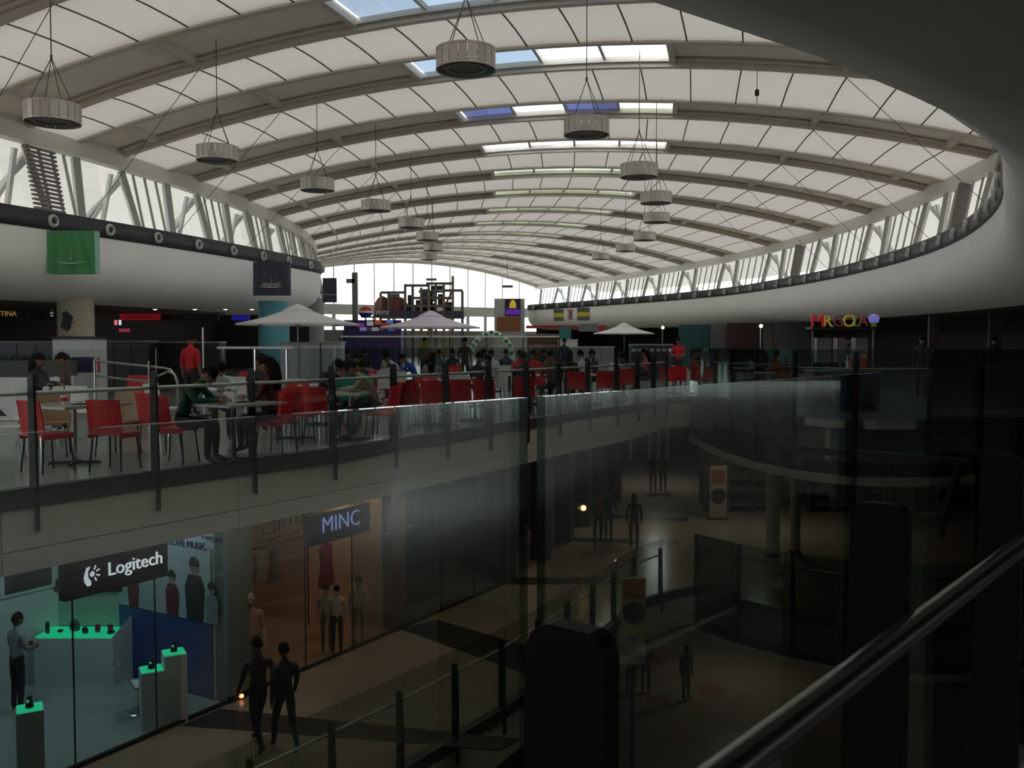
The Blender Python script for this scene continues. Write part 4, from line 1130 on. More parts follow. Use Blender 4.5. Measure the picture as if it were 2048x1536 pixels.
def screen(px0, px1, py0, py1, d, col, label, st=.8):
    a = hpos(px0, d, py1); b = hpos(px1, d, py0); w = b.x-a.x; h = b.z-a.z
    root = thing('menu_screen', label, 'screen', ((a.x+b.x)/2, d, a.z), 0, 'menu screens')
    MB().box((0, .03, h/2), (w+.03, .05, h+.03)).build('bezel', M_LEG, root)
    MB().box((0, 0, h/2), (w, .012, h)).build('display', mat('display_%s' % label.split()[0], col, .4, emit=col, estr=st), root)
screen(231, 237, 640, 650, 33, (.8, .18, .2), 'red lit vertical menu panel left of a white one')
screen(240, 245, 640, 650, 33, (.75, .82, .9), 'white lit vertical menu panel right of the red one')
screen(240, 262, 657, 664, 32, (.5, .05, .10), 'crimson glowing strip on the stall behind the lone red chair', .35)
for px, py, lab in ((313, 588, 'warm recessed ceiling light, left one over the stalls'), (392, 594, 'bright warm recessed ceiling light over the stalls'), (506, 606, 'cool recessed ceiling light left of the turquoise column'), (453, 625, 'violet white stall light above the bar table')):
    d = 30.5; p = hpos(px, d, py); p.z = CEIL+.0
    dl = thing('downlight', lab, 'ceiling light', p, 0, 'recessed ceiling lights')
    MB().lathe([(.07, 0), (.10, -.015), (.10, .0)], 14).build('trim_ring', M_RING, dl)
    MB().lathe([(0, -.03), (.05, -.028), (.065, -.005), (0, -.002)], 12).build('lamp', mat('downlight_glow', (1, .9, .75), .5, emit=(1, .85, .65), estr=9), dl)
# planter wall, white box counter and geometric partition at far left
pw = thing('planter_box', 'grey planter trough with low dark plants at the far left', 'planter', at(60, 18.2), .05)
MB().box((-.3, .15, 1.02), (2.2, .34, .30)).build('trough', mat('planter_grey', (.075, .08, .075), .7), pw)
MB().box((-1.2, .15, .44), (.08, .3, .86)).build('support', M_LEG, pw); MB().box((.6, .15, .44), (.08, .3, .86)).build('support', M_LEG, pw)
lf = MB()
for i in range(260):
    x = random.uniform(-1.38, .78); y = random.uniform(.02, .28); h = random.uniform(.05, .17); a = random.uniform(0, 2*PI); s = random.uniform(.02, .05)
    lf.quad((x, y, 1.15), (x+s*math.cos(a), y+s*math.sin(a), 1.15+h*.6), (x+.3*s*math.cos(a), y+.3*s*math.sin(a), 1.16+h), (x-s*math.cos(a)*.6, y-s*math.sin(a)*.6, 1.15+h*.55))
lv = lf.build('foliage', mat('plant_dark_green', (.03, .06, .04), .6, 0, .3, 20), pw); lv['kind'] = 'stuff'
gp_ = thing('partition_panel', 'white partition with coloured triangles below the planter', 'partition', at(62, 18.0), .05)
MB().box((-.25, .02, .43), (2.1, .05, .84)).build('panel', M_WHITE, gp_)
for pts, m in ((((-.95, .1), (-.45, .1), (-.75, .42)), mat('tri_black', (.02, .02, .02), .6)), (((.05, .25), (.42, .70), (.42, .12)), mat('tri_blue', (.03, .08, .22), .6)), (((-1.25, .45), (-.85, .78), (-1.25, .8)), mat('tri_red', (.3, .03, .03), .6)), (((0, .2), (.12, .34), (.04, .44)), mat('tri_orange', (.5, .12, .03), .6))):
    MB().quad(*[(x, -.012, z) for x, z in pts]).build('triangle_print', m, gp_)
counter(108, 187, 673, 19.5, mat('counter_white_box', (.52, .55, .55), .5), 'white box counter in front of the cream column', panels=1, topm=M_LEG)
sb = sign_box(150, 188, 714, 745, 18.8, mat('poster_navy', (.03, .03, .10), .5), 'navy poster board with a red edge before the white box counter', name='poster_board', group='poster boards')
MB().box((.34, -.07, .15), (.05, .02, .3)).build('red_edge', mat('edge_red', (.5, .03, .08), .5), sb)
# stair rails near the left
for z0, nm, lab in ((0, 'stair_rail', 'steel stair handrail curving down beside the man in red'),):
    r = thing(nm, lab, 'handrail', at(260, 17.0), 0, 'stair rails')
    o = r.location
    P = [hpos(190, 17.6, 721), hpos(250, 17.2, 728), hpos(330, 16.8, 736)]; e = P[-1]
    P += [e+Vector((.12, -.02, -.03)), e+Vector((.20, -.04, -.12)), e+Vector((.26, -.06, -.30)), Vector((e.x+.28, e.y-.08, .0))]
    MB().tube([p-o for p in P], .022, 8).build('top_rail', M_RAIL, r, True)
    P = [hpos(190, 17.6, 751), hpos(245, 17.2, 758), hpos(300, 16.9, 764)]
    MB().tube([p-o for p in P], .022, 8).build('lower_rail', M_RAIL, r, True)
    for px in (192, 300): q = hpos(px, 17.5 if px < 200 else 16.9, 722); MB().tube([Vector((q.x, q.y, 0))-o, q-o], .02, 8).build('rail_post', M_RAIL, r)
    P = [hpos(318, 16.2, 752), hpos(338, 16.1, 743), hpos(350, 16.0, 748), hpos(356, 16.0, 760)]; P.append(Vector((P[-1].x, P[-1].y, 0)))
    MB().tube([p-o for p in P], .02, 8).build('hoop_rail', M_RAIL, r, True)
tp = thing('slim_pole', 'slim tall pale pole behind the white patterned shirt', 'pole', at(408, 19.2))
MB().tube([(0, 0, .03), (0, 0, zat(655, 19.2))], .018, 8).build('shaft', M_WHITE, tp); MB().lathe([(0, 0), (.16, 0), (.16, .03), (0, .04)], 12).build('base', M_LEG, tp)
# bar table with white top
bt = thing('bar_table', 'long bar height table with white top left of the large umbrella', 'table', at(512, 20.0), 0.02)
MB().box((0, 0, 1.42), (1.5, .5, .05)).build('tabletop', M_TOPW, bt)
for x in (-.68, 0, .68): MB().tube([(x, 0, 0), (x, 0, 1.4)], .028, 8).build('leg', M_CHROME, bt)
# long glass screen with bright top edge in the middle of the court
gs = thing('glass_screen', 'long low glass screen with a bright top rail across the food court', 'screen', at(900, 37.5))
w = (at(1120, 37.5).x-at(682, 37.5).x); zt_ = zat(673, 37.5)
MB().box((0, 0, zt_), (w, .06, .06)).build('top_rail', mat('bright_green_rail', (.62, .72, .66), .3), gs)
for i in range(7): MB().box((-w/2+w*i/6, 0, zt_/2), (.05, .05, zt_)).build('post', M_FIN, gs)
for i in range(6): MB().box((-w/2+w*(i+.5)/6, 0, zt_/2), (w/6-.08, .012, zt_-.12)).build('glass_pane', M_G_FC, gs)

dp = thing('hanging_banner', 'dark slate banner at the rounded end of the left bulkhead', 'banner', hpos(661, 41.5, 605), 0, 'atrium banners')
MB().box((0, 0, zat(556, 41.5)/2-zat(605, 41.5)/2), (.62, .12, zat(556, 41.5)-zat(605, 41.5))).build('cloth_front', BLB, dp); MB().box((0, -.07, .35), (.6, .02, .03)).build('seam_line', M_RING, dp)
# more guests in the rows behind
for px, d, pz, sh_, f, lab in ((700, 27, 'sit', BRN, 200, 'person in brown seated under the left tip of the mauve umbrella'), (728, 29, 'sit_long', DK, 160, 'long haired person in black seated behind the pale grey counters'),
        (880, 27.5, 'sit', C('teal', (.03, .12, .12)), 190, 'person in teal seated right of the mauve umbrella pole'), (905, 29, 'sit', DK, 170, 'person in black seated left of the spotted arch'), (930, 31, 'stand', C('olive', (.08, .08, .04)), 20, 'person in olive standing before the spotted arch'),
        (968, 29.5, 'sit_long', MAR, 185, 'long haired person in maroon seated under the spotted arch'), (1012, 28.5, 'sit', NAVY, 180, 'person in navy seated right of the spotted arch'), (1090, 30, 'sit', DK, 200, 'person in black seated below the brown food stall'),
        (1100, 27, 'sit', C('rust', (.22, .06, .03)), 160, 'person in rust shirt seated near the eighth balustrade post'), (1240, 32, 'sit', DK, 190, 'person in black seated before the display fridge'), (850, 32, 'stand', C('khaki', (.16, .13, .08)), 200, 'person in khaki standing behind the mauve umbrella')):
    person(at(px, d), lab, pz, sh_, DK, f)
for px, d, lab in ((715, 28, 'white cafe table under the left tip of the mauve umbrella'), (893, 28.3, 'white cafe table left of the spotted arch'), (990, 29.2, 'white cafe table right of the spotted arch'), (1095, 28.4, 'white cafe table below the brown food stall')):
    table('sw', px, d, 10, lab)
for px, d, f, k, lab in ((703, 26.8, 20, 'red', 'red chair of the person in brown under the mauve umbrella'), (882, 27.3, 10, 'red', 'red chair of the person in teal'), (908, 28.8, 350, 'red', 'red chair of the person in black by the spotted arch'), (1014, 28.3, 0, 'white', 'white chair of the person in navy'), (1092, 29.8, 20, 'red', 'red chair below the brown food stall')):
    chair(k, px, d, f, lab)

# ------------------------------------------------------------------ playground frame and stalls at the far end
pg = thing('play_frame', 'multi level soft play frame with red domes before the bright gable', 'playground', at(850, 66))
o = pg.location; D = 66.0
def pp(px, py, dd=0.0): return hpos(px, D+dd, py)-Vector((o.x, o.y, 0))
POSTM = mat('play_post_dark', (.10, .095, .09), .6); YEL = mat('play_pad_yellow', (.22, .16, .05), .6); NET = glass('play_net', (.80, .80, .86), .0); DOME = mat('play_dome_red', (.17, .045, .035), .5)
zb = 0.0
for px, top in ((762, 585), (778, 585), (811, 568), (826, 573), (843, 575), (858, 566), (872, 570), (888, 567), (906, 552), (925, 582)):
    for dd in (0, 2.2):
        q = pp(px, top, dd); MB().tube([(q.x, q.y, 0), (q.x, q.y, q.z)], .11, 6).build('post', POSTM if (px+int(dd)) % 3 else YEL, pg)
for x0, x1, y in ((762, 812, 585), (811, 858, 571), (853, 908, 567), (888, 926, 581), (811, 908, 612), (770, 926, 628), (838, 890, 583), (826, 906, 596)):
    for dd in (0, 2.2): MB().beam(pp(x0, y, dd), pp(x1, y, dd), .19, .19).build('beam', POSTM, pg)
    MB().beam(pp((x0+x1)/2, y, 0), pp((x0+x1)/2, y, 2.2), .14, .14).build('cross_beam', POSTM, pg)
for x0, x1, y0, y1 in ((764, 776, 587, 612), (814, 824, 574, 612), (908, 924, 584, 618), (828, 842, 577, 600), (890, 905, 570, 600)):
    a, b = pp(x0, y1), pp(x1, y0); MB().quad((a.x, a.y, a.z), (b.x, a.y, a.z), (b.x, a.y, b.z), (a.x, a.y, b.z)).build('net_panel', NET, pg)
for px, r in ((766, .62), (795, .78)):
    q = pp(px, 618, 1); MB().lathe([(r*1.0, -.6), (r*1.05, 0), (r*.95, .4), (r*.6, .78), (0, .95)], 14, q).build('dome', DOME, pg, True)
deck = MB().beam(pp(762, 630, 1.1), pp(928, 630, 1.1), 2.4, .5); deck.build('platform', mat('play_deck_purple', (.05, .035, .07), .6), pg)
for x0, x1, y0, y1, m in ((845, 857, 578, 606, mat('pad_purple', (.16, .10, .28), .6)), (866, 874, 580, 604, mat('pad_white', (.6, .6, .62), .6)), (832, 842, 600, 612, DOME), (858, 866, 585, 612, mat('pad_dark', (.05, .03, .035), .6)), (876, 888, 588, 612, DOME), (816, 826, 590, 622, mat('pad_dark', (.05, .03, .035))), (830, 850, 612, 626, mat('pad_brown', (.08, .04, .03), .6)), (862, 886, 571, 580, mat('pad_dark', (.05, .03, .035))), (846, 872, 606, 622, mat('pad_plum', (.06, .03, .07), .6)), (780, 800, 588, 600, mat('pad_grey', (.22, .21, .23), .6)), (890, 904, 604, 624, mat('pad_dark', (.05, .03, .035)))):
    a, b = pp(x0, y1, .8), pp(x1, y0, .8); MB().box(((a.x+b.x)/2, a.y, (a.z+b.z)/2), (b.x-a.x, .12, b.z-a.z)).build('pad', m, pg)
MB().beam(pp(905, 583, .5), pp(890, 612, .5), .5, .12).build('slide', mat('slide_red', (.3, .05, .05), .4), pg)
cs = thing('cross_pole', 'tall dark pole with a short side arm before the glazed gable', 'pole', at(711, 85))
q = hpos(711, 85, 545); MB().beam((0, 0, 0), (0, 0, q.z), .5, .35, (0, 1, 0)).build('shaft', POSTM, cs)
MB().beam((0, 0, zat(562, 85)), (hpos(694, 85, 562).x-at(711, 85).x, 0, zat(562, 85)), .35, .4).build('arm', POSTM, cs)
for px0, px1, py, lab in ((853, 874, 559, 'small dark box lamp before the gable above the play frame'), (1004, 1026, 573, 'small dark box lamp before the gable near the screen')):
    a = hpos(px0, 96, py+2.5); b = hpos(px1, 96, py-2.5); bl = thing('gable_lamp', lab, 'lamp', ((a.x+b.x)/2, 96, a.z), 0, 'gable box lamps')
    MB().box((0, 0, (b.z-a.z)/2), (b.x-a.x, .4, b.z-a.z)).build('housing', POSTM, bl)
    MB().tube([(0, 0, b.z-a.z), (0, 0, roof_z(Vector((a.x, 96, 0)))-a.z)], .025, 6).build('stem', M_CABLE, bl)
# soft drink kiosk below the play frame
pk = thing('drink_kiosk', 'blue and red soft drink kiosk with a globe sign below the play frame', 'kiosk', at(745, 56))
o = pk.location
def kp(px, py, dd=0): return hpos(px, 56+dd, py)-Vector((o.x, o.y, 0))
a, b = kp(688, 662), kp(803, 640); PURP = mat('kiosk_purple_print', (.05, .02, .12), .5, 0, .6, 3)
MB().box(((a.x+b.x)/2, .5, zat(662, 56)/2), (b.x-a.x, 1.4, zat(662, 56))).build('counter', PURP, pk)
MB().box(((a.x+b.x)/2, .1, (a.z+b.z)/2), (b.x-a.x, .25, b.z-a.z)).build('menu_board', PURP, pk)
for i, (px, py, c) in enumerate(((723, 650, (.3, .1, .5)), (741, 647, (.8, .75, .8)), (757, 645, (.75, .12, .06)), (770, 650, (.6, .05, .06)), (780, 644, (.2, .35, .9)), (751, 659, (.7, .7, .75)), (727, 659, (.35, .45, .9)), (784, 660, (.15, .2, .6)))):
    q = kp(px, py); MB().box((q.x, -.04, q.z), (.40, .03, .26)).build('menu_picture', mat('menu_pic_%d' % i, c, .5, 0, .4, 8, emit=c, estr=.12), pk)
lettering('COMBO', .26, (kp(751, 659).x, -.075, kp(751, 659).z), (1, 0), mat('kiosk_white', (.8, .8, .85), .5), pk, .008)
q = kp(732, 624)
for nm, sgn, c in (('globe_red', 1, (.5, .02, .03)), ('globe_blue', -1, (.01, .02, .2))):
    prof = [(.40*math.cos(t*PI/2/6), sgn*(.06+.30*math.sin(t*PI/2/6))) for t in range(7)]
    MB().lathe(prof, 18, q).build(nm, mat('kiosk_'+nm, c, .3), pk, True)
MB().lathe([(.0, -.06), (.405, -.06), (.405, .06), (0, .06)], 18, q).build('globe_band', mat('kiosk_white', (.8, .8, .85)), pk, True)
MB().tube([(q.x, q.y, b.z), (q.x, q.y, q.z-.3)], .05, 6).build('globe_stand', POSTM, pk)
lettering('PEPSI', .36, (kp(762, 627).x+.1, -.05, kp(757, 626).z), (1, 0), mat('kiosk_white', (.8, .8, .85)), pk, .03)
MB().box((kp(762, 632).x, .1, kp(762, 634).z), (2.4, .2, .1)).build('sign_shelf', POSTM, pk)
# white arch with green spots
ga = thing('spotted_arch', 'white balloon arch with green spots right of the play frame', 'arch', at(983, 55))
arc = [(1.25*math.cos(PI*i/12), 0, .1+1.55*math.sin(PI*i/12)+.5) for i in range(13)]
MB().tube([(1.25, 0, 0)]+arc+[(-1.25, 0, 0)], .16, 8).build('arch_tube', M_WHITE, ga, True)
for i in range(1, 12):
    p = arc[i]; MB().lathe([(0, .03), (.12, .02), (.14, -.05), (0, -.06)], 8, (p[0], -.15, p[2]+.03*(-1)**i), (0, -1, 0)).build('green_spot', mat('spot_green', (.02, .22, .08), .5), ga)
# end block of the right bulkhead with a lit poster
eb = thing('end_block', 'grey block with purple poster and brown panel ending the right bulkhead', 'pillar', at(1019, 74))
o = eb.location; D2 = 74
a, b = hpos(988, D2, 660), hpos(1049, D2, 597); MB().box((0, .6, b.z/2), (b.x-a.x, 1.2, b.z)).build('block', mat('block_grey', (.42, .41, .40), .6), eb)
pa, pb = hpos(1010, D2, 632), hpos(1041, D2, 598)
MB().box(((pa.x+pb.x)/2-o.x, -.04, (pa.z+pb.z)/2), (pb.x-pa.x, .08, pb.z-pa.z)).build('lit_poster', mat('poster_black_violet', (.02, .012, .04), .5, 0, .5, 2), eb)
MB().box(((pa.x+pb.x)/2-o.x, -.09, pa.z+.32), (pb.x-pa.x-.1, .02, .42)).build('poster_band', mat('poster_violet', (.12, .02, .3), .5, emit=(.2, .02, .6), estr=.3), eb)
MB().lathe([(.30, 0), (.26, .35), (.14, .62), (0, .66)], 12, ((pa.x+pb.x)/2-o.x, -.05, pa.z+.62)).build('poster_figure', mat('poster_gold', (.6, .45, .04), .5, emit=(.7, .5, .05), estr=.25), eb)
pa, pb = hpos(994, D2, 662), hpos(1041, D2, 634); MB().box(((pa.x+pb.x)/2-o.x, -.05, (pa.z+pb.z)/2), (pb.x-pa.x, .1, pb.z-pa.z)).build('brown_panel', mat('panel_terracotta', (.26, .085, .03), .5), eb)

# ------------------------------------------------------------------ right side: flags, red stalls, panels
for px0, px1, py0, py1, d, lab, yel in ((1107, 1127, 619, 642, 60, 'grey flag with a yellow patch, left of three on the right bulkhead', 1), (1135, 1146, 620, 640, 58.5, 'narrow white and red flag between the two yellow patched flags', 0), (1154, 1179, 616, 641, 57, 'grey flag with a yellow patch, right of three on the right bulkhead', 1)):
    a, b = hpos(px0, d, py1), hpos(px1, d, py0); w, h = b.x-a.x, b.z-a.z
    f = thing('bulkhead_flag', lab, 'flag', ((a.x+b.x)/2, d, a.z), 0, 'flags on the right bulkhead')
    MB().box((0, 0, h/2), (w, .03, h)).build('cloth', mat('flag_grey', (.11, .11, .12), .8) if yel else mat('flag_white', (.4, .38, .4), .8), f)
    MB().box((0, -.025, h*.5), (w*.92 if yel else w*.4, .02, h*.36 if yel else h*.8)).build('patch', mat('flag_yellow', (.55, .50, .03), .7) if yel else mat('flag_crimson', (.35, .03, .07), .7), f)
    MB().tube([(-w/2-.03, 0, h), (w/2+.03, 0, h)], .025, 6).build('rod', M_LEG, f)
sign_box(1052, 1158, 651, 657, 64, mat('stall_red', (.36, .02, .03), .5), 'long red stall fascia at the far end of the right side', [], group='right stall fascias')
sign_box(1196, 1212, 651, 666, 60, mat('stall_red', (.36, .02, .03), .5), 'short red stall panel behind the farthest umbrella', [], group='right stall fascias')
sign_box(1157, 1196, 648, 663, 60, mat('stall_grey', (.17, .18, .19), .5), 'grey stall fascia left of the short red panel', [], group='right stall fascias')
counter(1055, 1116, 668, 62, mat('stall_brown', (.10, .045, .03), .6), 'brown food stall counter under the long red fascia', panels=2, name='food_stall')
counter(1118, 1155, 679, 46, mat('kiosk_cream', (.52, .50, .42), .5), 'small cream kiosk counter left of the farthest umbrella', panels=1, topm=M_TOPW)
counter(1122, 1228, 693, 42, mat('buffet_grey', (.30, .31, .30), .5), 'long grey buffet counter under the farthest umbrella', panels=4, topm=M_TOPW)
tq = mat('stall_turquoise', (.03, .17, .17), .5)
for px0, px1, d, lab, m in ((1118, 1142, 61, 'turquoise stall panel under the long red fascia', tq), (1357, 1421, 54, 'wide dark teal stall panel right of the farthest umbrella', mat('stall_teal', (.02, .085, .09), .5)), (1422, 1450, 52, 'pale grey shop window panel next to the teal one', mat('stall_pale', (.13, .14, .145), .4)), (1452, 1524, 50, 'dark maroon shop panel on the right side', mat('stall_maroon', (.045, .02, .018), .6)), (1526, 1548, 49, 'grey pillar panel on the right side shops', mat('stall_mid', (.12, .11, .10), .6)), (1550, 1618, 48, 'slate grey shop shutter left of the letter sign kiosk', mat('stall_slate', (.095, .10, .105), .5)), (1855, 1878, 36, 'pale pillar panel among the dark shops at right', mat('stall_pillar', (.10, .095, .09), .5)), (1975, 2000, 34, 'pale upright panel beside the right picture edge', mat('stall_pillar2', (.11, .12, .13), .5))):
    a, b = at(px0, d), at(px1, d); pn = thing('shop_partition', lab, 'partition', ((a.x+b.x)/2, d, 0), 0, 'shop partitions on the right side')
    w = b.x-a.x; MB().box((0, 0, CEIL/2), (w, .12, CEIL-.02)).build('panel_board', m, pn); MB().box((0, -.07, 1.1), (w, .02, .03)).build('mid_rail', M_LEG, pn)
for px, py, d, lab, c in ((1325, 655, 50, 'red glowing lamp box right of the farthest umbrella', (1, .35, .3)), (1521, 652, 44, 'warm round lamp left of the letter sign kiosk', (1, .7, .5))):
    q = hpos(px, d, py); lb = thing('lamp_box', lab, 'lamp', q, 0, 'small stall lamps')
    MB().box((0, .05, 0), (.28, .08, .20)).build('casing', M_LEG, lb); MB().lathe([(0, .03), (.08, .02), (.09, 0), (0, 0)], 10, (0, 0, 0), (0, -1, 0)).build('glow_disc', mat('glow_%d' % px, c, .5, emit=c, estr=6), lb)
    MB().tube([(0, .05, -q.z), (0, .05, -.1)], .04, 6).build('stand', M_RAIL, lb)
# display fridge with glowing green glass and papers
fr_ = counter(1262, 1345, 688, 38, mat('fridge_dark', (.04, .05, .05), .4), 'dark display fridge counter with green glass right of the farthest umbrella', panels=3, name='display_fridge')
for i in range(7):
    MB().box((-.75+.25*i, -.03, 1.25), (.16, .02, .12)).build('display_label', mat('fridge_label', (.42, .55, .52), .5), fr_)

# ------------------------------------------------------------------ letter sign kiosk on the curved platform
kd = 22.5
kx0, kx1 = at(1622, kd).x, at(1752, kd).x; kw = kx1-kx0
ks = thing('snack_kiosk', 'snack kiosk with coloured letters on its roof on the curved platform', 'kiosk', ((kx0+kx1)/2, kd, 0), 0)
MB().box((0, .1, .42), (kw, .7, .84)).build('counter_body', mat('kiosk_navy_front', (.05, .06, .08), .5), ks)
MB().box((0, .1, .87), (kw+.1, .8, .05)).build('countertop', mat('kiosk_top', (.28, .25, .23), .4), ks)
for x in (-kw/2+.05, kw/2-.05): MB().tube([(x, .1, .88), (x, .1, zat(655, kd))], .035, 8).build('roof_post', M_RAIL, ks)
MB().box((0, .1, zat(656, kd)), (kw+.1, .5, .05)).build('sign_shelf', M_LEG, ks)
for x, w in ((-kw*.28, .35), (-.02, .2), (kw*.3, .3)): MB().box((x, .3, 1.35), (w, .3, .6)).build('ice_machine', mat('kiosk_machine', (.24, .22, .21), .4, .3), ks)
zl = zat(643, kd)
for ch, px, col, sz in (('M', 1632, (.62, .02, .05), .46), ('R', 1652, (.62, .42, .04), .38), ('.', 1662, (.03, .35, .2), .5), ('G', 1674, (.16, .03, .03), .40), ('O', 1695, (.60, .40, .05), .42), ('L', 1709, (.03, .30, .10), .38), ('A', 1723, (.26, .03, .05), .36)):
    lettering(ch, sz, (at(px, kd).x-(kx0+kx1)/2, -.02, zl), (1, 0), mat('letter_%s_%d' % (ch if ch != '.' else 'dot', px), col, .45, emit=col, estr=.18), ks, .035, 'sign_letter')
xx = at(1745, kd).x-(kx0+kx1)/2
MB().lathe([(0, .23), (.10, .20), (.13, .12), (.11, .03), (.07, .0), (0, 0)], 14, (xx, 0, zl-.04)).build('ice_ball', mat('ice_violet', (.22, .18, .6), .5, emit=(.3, .25, .9), estr=.3), ks, True)
MB().lathe([(.05, -.16), (.085, 0), (0, 0)], 12, (xx, 0, zl-.03)).build('ice_cup', mat('cup_lime', (.35, .55, .06), .5), ks)
for i, (px, c) in enumerate(((1692, (.5, .5, .5)), (1698, (.55, .12, .05)), (1709, (.3, .25, .1)), (1722, (.55, .03, .04)), (1727, (.5, .02, .03)))):
    bo = thing('syrup_bottle', ['pale syrup bottle on the snack kiosk counter', 'orange syrup bottle on the snack kiosk counter', 'olive syrup bottle on the snack kiosk counter', 'bright red syrup bottle, left of two on the snack kiosk', 'bright red syrup bottle, right of two on the snack kiosk'][i], 'bottle', Vector((at(px, kd-.1).x, kd-.15, .895)), 0, 'kiosk syrup bottles')
    MB().lathe([(0, 0), (.045, 0), (.048, .16), (.02, .24), (.018, .30), (0, .30)], 12).build('flask', mat('syrup_%d' % i, c, .3), bo, True); MB().lathe([(.02, .30), (.022, .34), (0, .345)], 8).build('cap', M_WHITE, bo)
person(at(1655, kd+.9), 'man in dark red shirt serving inside the snack kiosk', 'work', C('dark_red', (.22, .015, .02)), DK, 170)
person(at(1690, kd+2.2), 'dark haired person standing behind the snack kiosk', 'stand', C('slate', (.10, .11, .12)), DK, 150)
bn = thing('blue_bin', 'dark blue tapered bin in front of the snack kiosk', 'bin', at(1695, 20.6))
MB().lathe([(0, 0), (.27, 0), (.36, .78), (.40, .80), (.40, .84), (.0, .84)], 18).build('bin_body', mat('bin_blue', (.01, .035, .10), .4), bn, True)
MB().tube([(-.3, .0, .80), (-.34, -.28, .78), (.34, -.28, .78), (.3, 0, .80)], .015, 6).build('bin_handle', M_LEG, bn)
st = thing('low_stool', 'low dark stool with open legs by the curved balustrade', 'stool', at(1534, 21.2))
MB().box((0, 0, .41), (.42, .38, .05)).build('stool_seat', M_LEG, st)
for x in (-.17, .17):
    for y in (-.15, .15): MB().box((x, y, .195), (.05, .05, .39)).build('leg', M_LEG, st)
bg = thing('duffel_bag', 'dark bag lying right of the blue bin', 'bag', at(1728, 20.8))
MB().tube([(-.3, 0, .16), (-.24, 0, .17), (0, 0, .18), (.24, 0, .17), (.3, 0, .16)], [.06, .15, .17, .15, .06], 12).build('bag_body', C('bag_dark', (.02, .025, .04)), bg, True)
MB().tube([(-.12, 0, .30), (-.06, 0, .42), (.06, 0, .42), (.12, 0, .30)], .012, 6).build('bag_handle', M_LEG, bg)
person(at(1842, 26), 'person in dark clothes standing right of the snack kiosk', 'stand_long', DK, DK, 200, DK)
person(at(1985, 30), 'person in black standing near the right picture edge', 'stand', DK, DK, 180, DK)
# ------------------------------------------------------------------ shops on the level below
S0 = Vector((-6.35, 13.7)); SU = Vector((.512, .859)); SN = Vector((-.859, .512))
def S(s, n, z): p = S0+SU*s+SN*n; return Vector((p.x, p.y, ZL+z))
SX, SY = (SU.x, SU.y, 0), (SN.x, SN.y, 0)
def sbox(m, s0, s1, n0, n1, z0, z1): return m.frame_box(S((s0+s1)/2, (n0+n1)/2, (z0+z1)/2), SX, SY, (0, 0, 1), s1-s0, n1-n0, z1-z0)
TOPZ = ZL*-1-.86       # shop ceiling above the shop floor
COOLW = mat('shop_wall_cool', (.60, .66, .68), .6, 0, .04, 2); WARMW = mat('shop_wall_warm', (.62, .47, .37), .6, 0, .05, 2); BLUEP = mat('shop_panel_blue', (.02, .07, .26), .5, 0, .1, 3)
wl = sthing('wall_electronics_shop', 'white back wall and blue side wall of the electronics shop', 'wall')
sbox(MB(), -6, 2.75, 3.9, 4.05, 0, TOPZ).build('back_wall', COOLW, wl)
sbox(MB(), 2.66, 2.78, 0.25, 3.9, 0, TOPZ).build('side_wall', COOLW, wl)
sbox(MB(), 2.63, 2.66, 0.35, 3.7, .02, 1.35).build('blue_panel', BLUEP, wl)
sbox(MB(), -6, 2.6, 0.05, 3.9, 0.002, .012).build('shop_floor', mat('shop_floor_grey', (.36, .42, .42), .25, 0, .06, 2), wl)
# photo mural of four young people on the side wall
mu = thing('wall_mural', 'mural of young people on the side wall of the electronics shop', 'mural', S(2.63, 2, 1.4))
o = mu.location; KX = (-SN.x, -SN.y, 0)     # reading direction along the side wall towards the corridor
def onwall(n, z, e=.0): return S(2.62-e, n, z)-o
MB().quad(onwall(3.7, 1.36), onwall(.35, 1.36), onwall(.35, 2.75), onwall(3.7, 2.75)).build('mural_print', mat('mural_pale', (.42, .47, .50), .6, 0, .25, 1.2), mu)
def fig(n, z, h, c, k, hair):
    g = MB(); pts = [(-.16, 0), (-.2, .45), (-.12, .62), (.12, .62), (.2, .45), (.16, 0)]
    g.quad(*[onwall(n+x*h, z+y*h, .006) for x, y in pts]); g.build('figure_print', mat('mural_cloth_%d' % k, c, .7), mu)
    g = MB(); g.quad(*[onwall(n+.09*h*math.cos(2*PI*i/10), z+.74*h+.115*h*math.sin(2*PI*i/10), .009) for i in range(10)]); g.build('head_print', mat('mural_face', (.30, .20, .15), .7), mu)
    g = MB(); g.quad(*[onwall(n+(.12 if hair else .1)*h*math.cos(PI*i/8), z+.74*h+(.16 if hair else .14)*h*math.sin(PI*i/8)-(.0), .012) for i in range(9)]); g.build('hair_print', mat('mural_hair', (.03, .025, .02), .7), mu)
fig(2.45, 1.36, .85, (.16, .03, .03), 0, 0); fig(1.36, 1.36, .95, (.13, .025, .03), 1, 1); fig(.76, 1.36, 1.32, (.03, .03, .035), 2, 0); fig(.32, 1.36, .85, (.26, .28, .30), 3, 1)
INK = mat('lettering_navy', (.01, .03, .14), .6)
lettering('LOVE MUSIC', .175, onwall(.93, 2.72, .01), KX, INK, mu, .008)
lettering('e retail store', .10, onwall(.28, 2.90, .01), KX, mat('lettering_black', (.02, .02, .025), .6), mu, .008)
